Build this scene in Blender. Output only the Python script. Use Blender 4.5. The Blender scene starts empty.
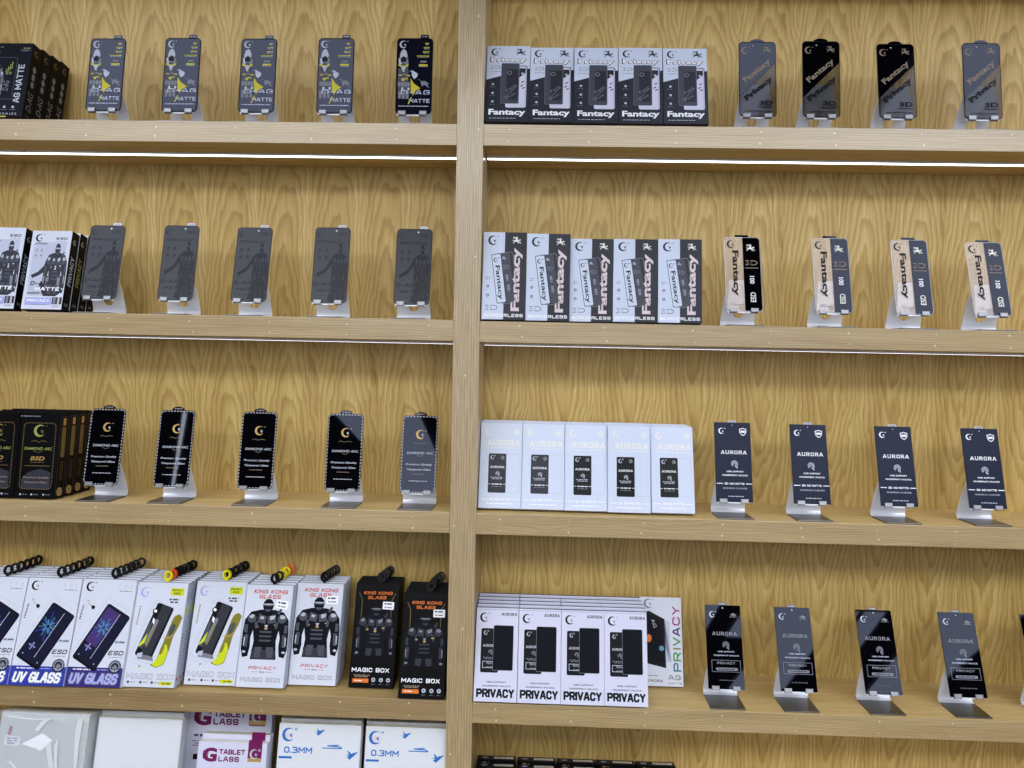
import bpy, bmesh, math, random
from mathutils import Matrix, Vector

random.seed(7)
PI = math.pi
sc = bpy.context.scene
C = sc.collection
EYE = 1.45                      # camera height above the floor; shelf heights are stored relative to it

# ------------------------------------------------------------------ materials
def lin(c):
    c = c / 255.0
    return c / 12.92 if c <= 0.04045 else ((c + 0.055) / 1.055) ** 2.4

def rgb(r, g, b):
    return (lin(r), lin(g), lin(b), 1.0)

MATS = {}

def ink(name, col, rough=0.4, spec=0.14, metal=0.0, emit=None, alpha=1.0):
    if name in MATS:
        return MATS[name]
    m = bpy.data.materials.new(name)
    m.use_nodes = True
    p = m.node_tree.nodes['Principled BSDF']
    p.inputs['Base Color'].default_value = rgb(*col)
    p.inputs['Roughness'].default_value = rough
    p.inputs['Specular IOR Level'].default_value = spec
    p.inputs['Metallic'].default_value = metal
    p.inputs['Alpha'].default_value = alpha
    if name.startswith('film_'):
        p.inputs['Specular Tint'].default_value = (.84, .9, 1.06, 1)
    if emit:
        p.inputs['Emission Color'].default_value = (emit[0], emit[1], emit[2], 1)
        p.inputs['Emission Strength'].default_value = emit[3]
    MATS[name] = m
    return m

class NT:
    """small helper for building node trees"""
    def __init__(self, m):
        self.t = m.node_tree
    def n(self, typ, **kw):
        o = self.t.nodes.new(typ)
        for k, v in kw.items():
            setattr(o, k, v)
        return o
    def put(self, sock, v):
        if hasattr(v, 'is_output') or isinstance(v, bpy.types.NodeSocket):
            self.t.links.new(v, sock)
        else:
            sock.default_value = v
    def m(self, op, a, b=0.0, c=0.0):
        o = self.n('ShaderNodeMath', operation=op)
        self.put(o.inputs[0], a); self.put(o.inputs[1], b); self.put(o.inputs[2], c)
        return o.outputs[0]
    def vec(self, x, y, z):
        o = self.n('ShaderNodeCombineXYZ')
        self.put(o.inputs[0], x); self.put(o.inputs[1], y); self.put(o.inputs[2], z)
        return o.outputs[0]
    def noise(self, v, scale=1.0, detail=2.0, rough=0.5):
        o = self.n('ShaderNodeTexNoise')
        self.put(o.inputs['Vector'], v)
        o.inputs['Scale'].default_value = scale
        o.inputs['Detail'].default_value = detail
        o.inputs['Roughness'].default_value = rough
        return o.outputs['Fac']
    def rand(self, w):
        o = self.n('ShaderNodeTexWhiteNoise', noise_dimensions='1D')
        self.put(o.inputs['W'], w)
        return o.outputs['Value']
    def ramp(self, f, stops):
        o = self.n('ShaderNodeValToRGB')
        self.put(o.inputs[0], f)
        e = o.color_ramp.elements
        e[0].position, e[0].color = stops[0][0], rgb(*stops[0][1])
        e[1].position, e[1].color = stops[-1][0], rgb(*stops[-1][1])
        for p, c in stops[1:-1]:
            x = e.new(p); x.color = rgb(*c)
        return o.outputs[0]

def wood(name, kind):
    m = bpy.data.materials.new(name)
    m.use_nodes = True
    t = NT(m)
    P = m.node_tree.nodes['Principled BSDF']
    tc = t.n('ShaderNodeTexCoord')
    sp = t.n('ShaderNodeSeparateXYZ')
    m.node_tree.links.new(tc.outputs['Object'], sp.inputs[0])
    x, y, z = sp.outputs
    if kind == 'veneer':
        # slip-matched flat-cut leaves: every compartment has its own leaf width and grain direction
        zb = t.m('DIVIDE', t.m('SUBTRACT', z, EYE - 1.18), 0.4155)
        zone = t.m('FLOOR', zb)
        side = t.m('GREATER_THAN', x, 0.03)
        seed = t.m('ADD', t.m('MULTIPLY', zone, 2.0), side)
        w = t.m('ADD', t.m('MULTIPLY', t.rand(t.m('ADD', seed, 3.37)), 0.06), 0.112)
        xs = t.m('ADD', t.m('DIVIDE', x, w), t.rand(t.m('ADD', seed, 9.1)))
        leaf = t.m('FLOOR', xs)
        fu = t.m('MULTIPLY', t.m('SUBTRACT', t.m('FRACT', xs), 0.5), w)
        zl = t.m('MULTIPLY', t.m('FRACT', zb), 0.4155)
        up = t.m('GREATER_THAN', t.rand(t.m('ADD', seed, 20.4)), 0.5)
        zz = t.m('ADD', t.m('MULTIPLY', up, zl), t.m('MULTIPLY', t.m('SUBTRACT', 1.0, up), t.m('SUBTRACT', 0.4155, zl)))
        sv = t.m('ADD', t.m('MULTIPLY', seed, 7.0), t.m('MULTIPLY', leaf, 0.09))
        w1 = t.m('SUBTRACT', t.noise(t.vec(t.m('MULTIPLY', fu, 14.0), t.m('MULTIPLY', zz, 5.0), sv), 1.0, 3.0), 0.5)
        w2 = t.m('SUBTRACT', t.noise(t.vec(t.m('MULTIPLY', fu, 45.0), t.m('MULTIPLY', zz, 9.0), t.m('ADD', sv, 31.0)), 1.0, 2.0), 0.5)
        cx = t.m('ADD', fu, t.m('MULTIPLY', w1, 0.05))
        dd = t.m('ADD', t.m('ADD', t.m('MULTIPLY', zz, 0.13), 0.004), t.m('MULTIPLY', w1, 0.02))
        rho = t.m('SQRT', t.m('ADD', t.m('MULTIPLY', cx, cx), t.m('MULTIPLY', dd, dd)))
        ring = t.m('ADD', t.m('DIVIDE', rho, 0.0098), t.m('MULTIPLY', w2, 1.5))
        fr = t.m('FRACT', ring)
        saw = t.m('POWER', fr, 2.2)
        edge = t.m('MULTIPLY', saw, t.m('SUBTRACT', 1.0, t.m('POWER', fr, 9.0)))
        streak = t.noise(t.vec(t.m('MULTIPLY', x, 420.0), 0.0, t.m('MULTIPLY', z, 9.0)), 1.0, 2.0, 0.6)
        broad = t.noise(t.vec(t.m('MULTIPLY', fu, 30.0), t.m('MULTIPLY', zz, 1.5), t.m('ADD', sv, 5.0)), 1.0, 2.0)
        f = t.m('ADD', t.m('ADD', t.m('MULTIPLY', edge, -0.44), t.m('MULTIPLY', streak, 0.62)), t.m('MULTIPLY', broad, 0.5))
        tone = t.m('MULTIPLY', t.m('MULTIPLY', t.m('LESS_THAN', zone, 1.5), side), -0.03)      # the lower right sheets are slightly darker
        f = t.m('ADD', f, tone)
        col = t.ramp(f, [(0.0, (134, 100, 42)), (0.35, (183, 152, 86)), (0.57, (203, 174, 108)), (0.85, (232, 212, 158))])
        P.inputs['Roughness'].default_value = 0.42
        P.inputs['Specular IOR Level'].default_value = 0.3
    elif kind in ('board', 'boardface'):
        v = t.m('ADD', z, y)
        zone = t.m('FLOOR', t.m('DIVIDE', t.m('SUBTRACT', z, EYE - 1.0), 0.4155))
        seed = t.m('ADD', t.m('MULTIPLY', zone, 5.3), t.m('MULTIPLY', t.m('GREATER_THAN', x, 0.03), 2.7))
        amp = t.m('ADD', t.m('MULTIPLY', t.m('ADD', t.rand(t.m('ADD', seed, 0.77)), 0.25), 0.04), t.m('MULTIPLY', t.m('LESS_THAN', zone, 1.5), 0.05))
        w1 = t.m('SUBTRACT', t.noise(t.vec(t.m('MULTIPLY', x, 3.2), t.m('MULTIPLY', v, 9.0), seed), 1.0, 2.0), 0.5)
        ring = t.m('DIVIDE', t.m('ADD', v, t.m('MULTIPLY', w1, amp)), 0.0052)
        fr = t.m('FRACT', ring)
        streak = t.noise(t.vec(t.m('MULTIPLY', x, 10.0), seed, t.m('MULTIPLY', v, 520.0)), 1.0, 2.0, 0.6)
        broad = t.noise(t.vec(t.m('MULTIPLY', x, 2.0), seed, t.m('MULTIPLY', v, 40.0)), 1.0, 2.0)
        f = t.m('ADD', t.m('ADD', t.m('MULTIPLY', t.m('POWER', fr, 2.0), -0.24), t.m('MULTIPLY', streak, 0.65)), t.m('MULTIPLY', broad, 0.4))
        low = t.m('MULTIPLY', t.m('LESS_THAN', zone, 0.5), t.m('LESS_THAN', x, 0.03))     # the lowest left boards are darker
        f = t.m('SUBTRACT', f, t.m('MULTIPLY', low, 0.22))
        col = t.ramp(f, [(0.0, (131, 104, 62)), (0.4, (175, 149, 103)), (0.62, (191, 166, 120)), (0.9, (214, 192, 152))] if kind == 'board' else [(0.0, (148, 118, 66)), (0.4, (200, 171, 112)), (0.62, (216, 188, 130)), (0.9, (234, 212, 162))])
        P.inputs['Roughness'].default_value = 0.3 if kind == 'board' else 0.5
        P.inputs['Specular IOR Level'].default_value = 1.0 if kind == 'board' else 0.2
    else:
        v = t.m('ADD', x, y)
        w1 = t.m('SUBTRACT', t.noise(t.vec(t.m('MULTIPLY', v, 20.0), 0.0, t.m('MULTIPLY', z, 1.3)), 1.0, 2.0), 0.5)
        ring = t.m('DIVIDE', t.m('ADD', v, t.m('MULTIPLY', w1, 0.016)), 0.0058)
        fr = t.m('FRACT', ring)
        streak = t.noise(t.vec(t.m('MULTIPLY', v, 520.0), 2.0, t.m('MULTIPLY', z, 12.0)), 1.0, 2.0, 0.6)
        f = t.m('ADD', t.m('MULTIPLY', t.m('POWER', fr, 2.0), -0.3), t.m('MULTIPLY', streak, 1.05))
        col = t.ramp(f, [(0.0, (130, 104, 66)), (0.4, (173, 149, 107)), (0.62, (193, 170, 128)), (0.9, (222, 203, 168))])
        P.inputs['Roughness'].default_value = 0.3
        P.inputs['Specular IOR Level'].default_value = 1.0
    m.node_tree.links.new(col, P.inputs['Base Color'])
    MATS[name] = m
    return m

VENEER = wood('oak_veneer', 'veneer')
BOARD = wood('oak_board', 'board')
BOARDFACE = wood('oak_board_face', 'boardface')
POST = wood('oak_post', 'post')
PUTTY = ink('putty', (222, 208, 184), 0.6)

def metal(name, col, rough):
    m = ink(name, col, rough, 0.5, 1.0)
    t = NT(m)
    P = m.node_tree.nodes['Principled BSDF']
    tc = t.n('ShaderNodeTexCoord')
    mp = t.n('ShaderNodeMapping')
    m.node_tree.links.new(tc.outputs['Object'], mp.inputs[0])
    mp.inputs['Scale'].default_value = (700, 20, 20)
    r = t.noise(mp.outputs[0], 1.0, 2.0)
    m.node_tree.links.new(t.m('ADD', t.m('MULTIPLY', r, 0.14), rough - 0.07), P.inputs['Roughness'])
    return m

ALU = metal('brushed_aluminium', (238, 239, 243), 0.42)
ALU.node_tree.nodes['Principled BSDF'].inputs['Metallic'].default_value = 0.45
HOOKM = metal('hook_aluminium', (150, 150, 150), 0.45)
ALU_BASE = metal('darkened_aluminium', (128, 128, 128), 0.36)  # stand metal darkened to paint in the dark surroundings it mirrors

# printed inks and box boards
WHITE = ink('board_white', (213, 216, 226), 0.45)
COOL = ink('board_cool_white', (209, 217, 233), 0.4)
LILAC = ink('board_lilac', (213, 212, 229), 0.4)
PURE = ink('ink_white', (245, 245, 248), 0.45)
PEARL = ink('ink_pearl', (236, 234, 222), 0.35)
PALE = ink('ink_pale_grey', (190, 195, 210), 0.4)
GREY = ink('ink_grey', (128, 130, 138), 0.4)
DGREY = ink('ink_dark_grey', (76, 78, 86), 0.4)
CHAR = ink('ink_charcoal', (51, 52, 60), 0.35)
BLACK = ink('ink_black', (12, 12, 15), 0.35)
NAVY = ink('board_navy_black', (13, 15, 23), 0.4, 0.08)
JET = ink('board_jet_black', (7, 7, 8), 0.4, 0.08)
SILVER = ink('ink_silver', (186, 188, 196), 0.35)
GOLD = ink('ink_gold', (186, 152, 84), 0.3, 0.5, 0.3)
DGOLD = ink('ink_dull_gold', (120, 98, 54), 0.35)
GREENGOLD = ink('ink_green_gold', (150, 158, 84), 0.35)
YELLOW = ink('ink_yellow', (200, 190, 52), 0.4)
LIME = ink('ink_lime', (206, 216, 30), 0.4)
LIMED = ink('ink_olive', (132, 124, 40), 0.4)
BLUE = ink('ink_blue', (48, 62, 158), 0.35)
INDIGO = ink('ink_indigo', (56, 46, 116), 0.35)
SKY = ink('ink_sky_blue', (40, 112, 190), 0.4)
TEAL = ink('ink_teal', (58, 120, 138), 0.35)
CYAN = ink('ink_cyan', (96, 156, 178), 0.35)
VIOLET = ink('ink_violet', (72, 50, 108), 0.35)
RED = ink('ink_red', (196, 76, 62), 0.4)
ORANGE = ink('ink_orange', (226, 120, 48), 0.4)
LAV = ink('ink_lavender', (168, 172, 222), 0.4)
PLUM = ink('ink_plum', (112, 26, 84), 0.4)
MAGENTA = ink('ink_magenta', (168, 60, 120), 0.4)
GREEN = ink('ink_green', (84, 146, 84), 0.4)
PINK = ink('ink_pink', (222, 206, 206), 0.35)
TAUPE = ink('ink_taupe', (140, 124, 104), 0.35)
OUTLINE = ink('ink_outline', (168, 164, 174), 0.4)
FILMDIM = ink('ink_film_dim', (138, 139, 146), 0.4)
NIGHT = ink('ink_night_blue', (24, 26, 48), 0.3)

# glass of the screen films
GLOSS = ink('film_black_gloss', (5, 5, 8), 0.02, 0.38)
GLOSSNAVY = ink('film_navy_gloss', (18, 20, 32), 0.05, 0.37)
SATIN = ink('film_navy_satin', (27, 31, 50), 0.35, 0.15)
MATTE = ink('matte_film_grey', (62, 63, 66), 0.32, 0.22)
MATTEINK = ink('matte_film_print', (38, 39, 46), 0.32, 0.22)
MATTEINK2 = ink('matte_film_print_dark', (24, 25, 33), 0.32, 0.22)
TINT = ink('film_tinted', (26, 24, 22), 0.03, 0.38, alpha=0.5)
CLEAR = ink('film_clear', (226, 208, 190), 0.12, 0.5, alpha=0.34)
RINGBLACK = ink('plastic_black', (10, 10, 11), 0.35)
RINGYELLOW = ink('plastic_yellow', (232, 220, 20), 0.35)
RINGORANGE = ink('plastic_orange', (232, 92, 34), 0.35)
PACKWHITE = ink('pack_white', (220, 223, 226), 0.4)
PACKCREAM = ink('pack_cream', (240, 240, 224), 0.35)
PACKBAG = ink('pack_bagged_grey', (186, 190, 190), 0.4)

# ------------------------------------------------------------------ text and flat print
_txt = {}
_base = {}

def text_shape(s, bold, shear, spacing):
    key = (s, bold, shear, spacing)
    if key in _txt:
        return _txt[key]
    if ' ' in s:                                    # set word by word
        vs, fs, x = [], [], 0.0
        for w_ in s.split(' '):
            v, f, tw, th = text_shape(w_, bold, shear, spacing)
            k = len(vs); y0 = _base[(w_, bold, shear, spacing)]
            vs += [(p[0] + x + tw / 2, p[1] + y0) for p in v]; fs += [tuple(i + k for i in q) for q in f]
            x += tw + .32
        x0 = min(v[0] for v in vs); x1 = max(v[0] for v in vs); y0 = min(v[1] for v in vs); y1 = max(v[1] for v in vs)
        _txt[key] = ([(v[0] - (x0 + x1) / 2, v[1] - (y0 + y1) / 2) for v in vs], fs, x1 - x0, y1 - y0)
        return _txt[key]
    cu = bpy.data.curves.new('lettering', 'FONT')
    cu.body = s
    cu.resolution_u = 3
    cu.offset = bold
    cu.shear = shear
    cu.space_character = spacing
    ob = bpy.data.objects.new('lettering', cu)
    C.objects.link(ob)
    dg = bpy.context.evaluated_depsgraph_get()
    me = bpy.data.meshes.new_from_object(ob.evaluated_get(dg))
    vs = [(v.co.x, v.co.y) for v in me.vertices]
    fs = [tuple(p.vertices) for p in me.polygons]
    bpy.data.objects.remove(ob)
    bpy.data.curves.remove(cu)
    bpy.data.meshes.remove(me)
    x0 = min(v[0] for v in vs); x1 = max(v[0] for v in vs)
    y0 = min(v[1] for v in vs); y1 = max(v[1] for v in vs)
    _base[key] = (y0 + y1) / 2
    _txt[key] = ([(v[0] - (x0 + x1) / 2, v[1] - (y0 + y1) / 2) for v in vs], fs, x1 - x0, y1 - y0)
    return _txt[key]

GLYPH = {
    'A': (1.1, [[(0, 0), (.4, 1), (.6, 1), (1, 0)], [(.18, .3), (.82, .3)]]),
    'B': (1, [[(0, .5), (0, 1), (.8, 1), (1, .86), (1, .64), (.8, .5), (0, .5), (0, 0), (.8, 0), (1, .14), (1, .38), (.8, .5)]]),
    'C': (1, [[(1, .78), (.78, 1), (.22, 1), (0, .78), (0, .22), (.22, 0), (.78, 0), (1, .22)]]),
    'D': (1, [[(0, 0), (0, 1), (.7, 1), (1, .75), (1, .25), (.7, 0), (0, 0)]]),
    'E': (.9, [[(1, 1), (0, 1), (0, 0), (1, 0)], [(0, .5), (.85, .5)]]),
    'F': (.9, [[(1, 1), (0, 1), (0, 0)], [(0, .5), (.8, .5)]]),
    'G': (1, [[(1, .8), (.78, 1), (.22, 1), (0, .78), (0, .22), (.22, 0), (.78, 0), (1, .2), (1, .46), (.55, .46)]]),
    'H': (1, [[(0, 0), (0, 1)], [(1, 0), (1, 1)], [(0, .5), (1, .5)]]),
    'I': (.0, [[(0, 0), (0, 1)]]),
    'K': (1, [[(0, 0), (0, 1)], [(1, 1), (.1, .5), (1, 0)]]),
    'L': (.85, [[(0, 1), (0, 0), (1, 0)]]),
    'M': (1.25, [[(0, 0), (0, 1), (.5, .35), (1, 1), (1, 0)]]),
    'N': (1, [[(0, 0), (0, 1), (1, 0), (1, 1)]]),
    'O': (1, [[(.22, 0), (0, .22), (0, .78), (.22, 1), (.78, 1), (1, .78), (1, .22), (.78, 0), (.22, 0)]]),
    'P': (1, [[(0, 0), (0, 1), (.78, 1), (1, .85), (1, .6), (.78, .45), (0, .45)]]),
    'R': (1, [[(0, 0), (0, 1), (.78, 1), (1, .85), (1, .6), (.78, .45), (0, .45)], [(.5, .45), (1, 0)]]),
    'S': (1, [[(1, .8), (.8, 1), (.2, 1), (0, .85), (0, .65), (.2, .51), (.8, .49), (1, .35), (1, .15), (.8, 0), (.2, 0), (0, .2)]]),
    'T': (1, [[(0, 1), (1, 1)], [(.5, 1), (.5, 0)]]),
    'U': (1, [[(0, 1), (0, .2), (.2, 0), (.8, 0), (1, .2), (1, 1)]]),
    'V': (1.05, [[(0, 1), (.5, 0), (1, 1)]]),
    'X': (1, [[(0, 0), (1, 1)], [(0, 1), (1, 0)]]),
    'Y': (1, [[(0, 1), (.5, .48), (1, 1)], [(.5, .48), (.5, 0)]]),
    '0': (1, [[(.22, 0), (0, .22), (0, .78), (.22, 1), (.78, 1), (1, .78), (1, .22), (.78, 0), (.22, 0)]]),
    '1': (.3, [[(0, .8), (1, 1), (1, 0)]]),
    '3': (1, [[(0, 1), (.8, 1), (1, .85), (1, .65), (.8, .51), (.35, .51)], [(.8, .51), (1, .36), (1, .15), (.8, 0), (0, 0)]]),
    '.': (.0, [[(0, 0), (0, .06)]]),
    '-': (.6, [[(0, .45), (1, .45)]]),
    ' ': (.35, []),
}

class Art:
    """flat print in metres on a W x H face; u, v are 0..1 across and up, other sizes are in widths"""
    def __init__(self, W, H):
        self.W, self.H, self.f = W, H, []
        self.dv = 0.0
    def P(self, u, v):
        return (u * self.W, (v + self.dv) * self.H)
    def raw(self, pts, mat, L):
        self.f.append((pts, [tuple(range(len(pts)))], mat, L))
    def poly(self, uv, mat, L=1):
        self.raw([self.P(*p) for p in uv], mat, L)
    def rect(self, u0, v0, u1, v1, mat, L=1):
        self.poly([(u0, v0), (u1, v0), (u1, v1), (u0, v1)], mat, L)
    def turn(self, pts, c, rot):
        a = math.radians(rot); ca, sa = math.cos(a), math.sin(a)
        return [(c[0] + (p[0] - c[0]) * ca - (p[1] - c[1]) * sa, c[1] + (p[0] - c[0]) * sa + (p[1] - c[1]) * ca) for p in pts]
    def ell(self, u, v, rx, ry, mat, L=1, n=14, rot=0):
        c = self.P(u, v)
        p = [(c[0] + rx * self.W * math.cos(2 * PI * i / n), c[1] + ry * self.W * math.sin(2 * PI * i / n)) for i in range(n)]
        self.raw(self.turn(p, c, rot), mat, L)
    def disc(self, u, v, r, mat, L=1, n=14):
        self.ell(u, v, r, r, mat, L, n)
    def ring(self, u, v, r, t, mat, L=1, n=20, a0=0.0, a1=360.0):
        c = self.P(u, v); R0, R1 = (r - t) * self.W, r * self.W
        for i in range(n):
            a = math.radians(a0 + (a1 - a0) * i / n); b = math.radians(a0 + (a1 - a0) * (i + 1) / n)
            self.raw([(c[0] + R0 * math.cos(a), c[1] + R0 * math.sin(a)), (c[0] + R1 * math.cos(a), c[1] + R1 * math.sin(a)),
                      (c[0] + R1 * math.cos(b), c[1] + R1 * math.sin(b)), (c[0] + R0 * math.cos(b), c[1] + R0 * math.sin(b))], mat, L)
    def rr(self, u, v, w, h, r, mat, L=1, rot=0):
        """rounded rectangle round (u, v); w, h, r in widths"""
        c = self.P(u, v); w, h, r = w * self.W / 2, h * self.W / 2, r * self.W
        p = []
        for sx, sy, a0 in ((1, 1, 0), (-1, 1, 90), (-1, -1, 180), (1, -1, 270)):
            for k in range(5):
                a = math.radians(a0 + 22.5 * k)
                p.append((c[0] + sx * (w - r) + r * math.cos(a), c[1] + sy * (h - r) + r * math.sin(a)))
        self.raw(self.turn(p, c, rot), mat, L)
        return p
    def frame(self, u, v, w, h, r, t, mat, L=1, rot=0, dash=0):
        c = self.P(u, v); W = self.W
        def loop(w, h, r, m=8):
            q = []
            for sx, sy, a0 in ((1, 1, 0), (-1, 1, 90), (-1, -1, 180), (1, -1, 270)):
                for k in range(m + 1):
                    a = math.radians(a0 + 90.0 / m * k)
                    q.append((c[0] + sx * (w / 2 - r) + r * math.cos(a), c[1] + sy * (h / 2 - r) + r * math.sin(a)))
            return q
        if not dash:
            a = self.turn(loop(w * W, h * W, r * W), c, rot); b = self.turn(loop((w - 2 * t) * W, (h - 2 * t) * W, max(r - t, 0.002) * W), c, rot)
            n = len(a)
            for i in range(n):
                j = (i + 1) % n
                self.raw([a[i], a[j], b[j], b[i]], mat, L)
        else:
            q = loop(w * W, h * W, r * W)
            seg = []
            for i in range(len(q)):
                p0, p1 = q[i], q[(i + 1) % len(q)]
                d = math.dist(p0, p1); k = max(1, round(d / (dash * W)))
                for j in range(k):
                    seg.append((p0[0] + (p1[0] - p0[0]) * j / k, p0[1] + (p1[1] - p0[1]) * j / k))
            for i in range(0, len(seg) - 1, 2):
                self.stroke(seg[i], seg[i + 1], t * W, mat, L)
    def stroke(self, p, q, t, mat, L):
        d = math.dist(p, q) or 1e-6
        nx, ny = -(q[1] - p[1]) / d * t / 2, (q[0] - p[0]) / d * t / 2
        self.raw([(p[0] + nx, p[1] + ny), (p[0] - nx, p[1] - ny), (q[0] - nx, q[1] - ny), (q[0] + nx, q[1] + ny)], mat, L)
    def line(self, u0, v0, u1, v1, t, mat, L=1):
        self.stroke(self.P(u0, v0), self.P(u1, v1), t * self.W, mat, L)
    def path(self, uv, t, mat, L=1):
        for a, b in zip(uv, uv[1:]):
            self.line(a[0], a[1], b[0], b[1], t, mat, L)
    def text(self, s, u, v, w, h, mat, L=2, rot=0, bold=0.0, shear=0.0, sp=1.0):
        vs, fs, tw, th = text_shape(s, bold, shear, sp)
        c = self.P(u, v)
        kx, ky = w * self.W / tw, h * self.W / th
        pts = self.turn([(c[0] + p[0] * kx, c[1] + p[1] * ky) for p in vs], c, rot)
        self.f.append((pts, fs, mat, L))
    def bars(self, u, v, w, mat, L=2, rows=1, t=0.012, gap=0.03, seed=1):
        """rows of print too small to read"""
        rnd = random.Random(seed)
        c = self.P(u, v)
        for r in range(rows):
            ww = w * (1.0 if r == 0 else rnd.uniform(0.7, 0.98)); x = -ww / 2
            while x < ww / 2 - 0.01:
                k = min(rnd.uniform(0.04, 0.11), ww / 2 - x)
                yy = c[1] - r * gap * self.W
                self.raw([(c[0] + x * self.W, yy - t * self.W / 2), (c[0] + (x + k) * self.W, yy - t * self.W / 2),
                          (c[0] + (x + k) * self.W, yy + t * self.W / 2), (c[0] + x * self.W, yy + t * self.W / 2)], mat, L)
                x += k + 0.018
    def block(self, s, u, v, w, h, mat, L=2, t=0.2, rot=0, shear=0.0, gap=0.34, aspect=0.72, serif=0.0):
        """heavy capitals drawn with strokes; t = stroke over letter height"""
        c = self.P(u, v); W_, H_ = w * self.W, h * self.W
        T_ = t * H_
        adv = [GLYPH[ch][0] * aspect + gap for ch in s]
        tot = sum(adv) - gap
        kx = (W_ - T_) / max(tot, 1e-6)
        x = -W_ / 2 + T_ / 2
        for ch, ad in zip(s, adv):
            gw = GLYPH[ch][0] * aspect * kx
            for pl in GLYPH[ch][1]:
                pts = [(x + p[0] * gw, -H_ / 2 + T_ / 2 + p[1] * (H_ - T_)) for p in pl]
                pts = [(p[0] + shear * p[1], p[1]) for p in pts]
                pts = self.turn([(c[0] + p[0], c[1] + p[1]) for p in pts], c, rot)
                for i in range(len(pts) - 1):
                    p, q = pts[i], pts[i + 1]
                    d = math.dist(p, q) or 1e-9
                    ex, ey = (q[0] - p[0]) / d * T_ * .42, (q[1] - p[1]) / d * T_ * .42
                    self.stroke((p[0] - ex, p[1] - ey), (q[0] + ex, q[1] + ey), T_, mat, L)
            if serif and ch in 'AURO' :
                for px in ((0, 1) if ch in 'AR' else ()):
                    a = self.turn([(c[0] + x + px * gw - serif * H_, c[1] - H_ / 2 + T_ * .4), (c[0] + x + px * gw + serif * H_, c[1] - H_ / 2 + T_ * .4)], c, rot)
                    self.stroke(a[0], a[1], T_ * .8, mat, L)
                if ch in 'UR':
                    for px in ((0, 1) if ch == 'U' else (0,)):
                        a = self.turn([(c[0] + x + px * gw - serif * H_, c[1] + H_ / 2 - T_ * .4), (c[0] + x + px * gw + serif * H_, c[1] + H_ / 2 - T_ * .4)], c, rot)
                        self.stroke(a[0], a[1], T_ * .8, mat, L)
            x += gw + gap * kx
    # -------- marks that recur on these products
    def logo(self, u, v, r, mat, L=2, mat2=None):
        mat2 = mat2 or mat
        c = self.P(u, v); R = r * self.W
        o = [(c[0] + R * math.cos(math.radians(a)), c[1] + R * math.sin(math.radians(a))) for a in range(48, 313, 12)]
        i = [(c[0] + 0.25 * R + 0.79 * R * math.cos(math.radians(a)), c[1] + 0.04 * R + 0.79 * R * math.sin(math.radians(a))) for a in range(312, 47, -12)]
        n = len(o)
        ir = list(reversed(i))
        for k in range(n - 1):
            self.raw([o[k], o[k + 1], ir[k + 1], ir[k]], mat, L)
        for a, l, w in ((100, 0.42, 0.2), (55, 0.45, 0.17), (20, 0.5, 0.15), (-25, 0.42, 0.16), (-70, 0.5, 0.2), (150, 0.3, 0.18)):
            l *= .8; w *= .8; b = (c[0] + 0.36 * R, c[1] - 0.14 * R); aa = math.radians(a)
            e = (b[0] + l * R * math.cos(aa), b[1] + l * R * math.sin(aa))
            nx, ny = -math.sin(aa) * w * R / 2, math.cos(aa) * w * R / 2
            self.raw([(b[0] + nx, b[1] + ny), (b[0] - nx, b[1] - ny), (e[0] - nx * .4, e[1] - ny * .4), (e[0] + nx * .4, e[1] + ny * .4)], mat2, L)
        self.ring(u + r * 1.12, v + r * 0.82 * self.W / self.H, 0.016, 0.008, mat2, L, 8)
    def rider(self, u, v, w, mat, L=2):
        """a rider on a leaping horse"""
        def q(pts):
            c = self.P(u, v); k = w * self.W
            self.raw([(c[0] + x * k, c[1] + y * k) for x, y in pts], mat, L)
        q([(-.34, -.05), (-.2, .08), (.1, .05), (.26, .14), (.4, .1), (.36, .02), (.22, .0), (.14, -.12), (-.12, -.1), (-.3, -.16)])
        q([(.14, -.08), (.34, -.14), (.46, -.3), (.4, -.3), (.28, -.2), (.1, -.14)])
        q([(.02, -.1), (.2, -.24), (.2, -.34), (.14, -.32), (.12, -.24), (-.04, -.12)])
        q([(-.3, -.1), (-.46, -.28), (-.4, -.3), (-.24, -.16)])
        q([(-.32, -.04), (-.5, .02), (-.46, .08), (-.3, .04)])
        q([(-.12, .06), (-.14, .26), (.02, .3), (.06, .06)])
        q([(-.12, .3), (-.1, .4), (.02, .42), (.04, .31)])
        q([(-.42, .2), (.12, .26), (.12, .3), (-.4, .25)])
        q([(-.14, .24), (-.34, .34), (-.44, .28), (-.42, .36), (-.3, .4), (-.12, .32)])
    def shield(self, u, v, w, mat, L=2, inner=None):
        c = self.P(u, v); k = w * self.W
        S = [(-.5, .4), (-.25, .42), (0, .55), (.25, .42), (.5, .4), (.48, -.1), (.3, -.4), (0, -.6), (-.3, -.4), (-.48, -.1)]
        n = len(S)
        for i in range(n):
            a, b = S[i], S[(i + 1) % n]
            self.raw([(c[0] + a[0] * k, c[1] + a[1] * k), (c[0] + b[0] * k, c[1] + b[1] * k), (c[0] + b[0] * k * .78, c[1] + b[1] * k * .78), (c[0] + a[0] * k * .78, c[1] + a[1] * k * .78)], mat, L)
        self.rr(u, v, w * .62, w * .3, w * .05, mat, L)
    def finger(self, u, v, w, mat, L=2):
        for i in range(5):
            r = w * (0.5 - i * 0.1)
            self.ring(u, v, r, w * 0.06, mat, L, 14, -40, 230)
        self.line(u + w * .1, v - w * .3 * self.W / self.H, u + w * .42, v - w * .62 * self.W / self.H, w * .16, mat, L)
        self.ring(u + w * .24, v - w * .32 * self.W / self.H, w * .2, w * .07, mat, L, 12)
    def slab(self, s, u, v, w, h, mat, L=2, bold=0.03):
        """slab-serif word"""
        self.block(s, u, v, w, h, mat, L, t=.19, serif=.15, gap=.5)
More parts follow.
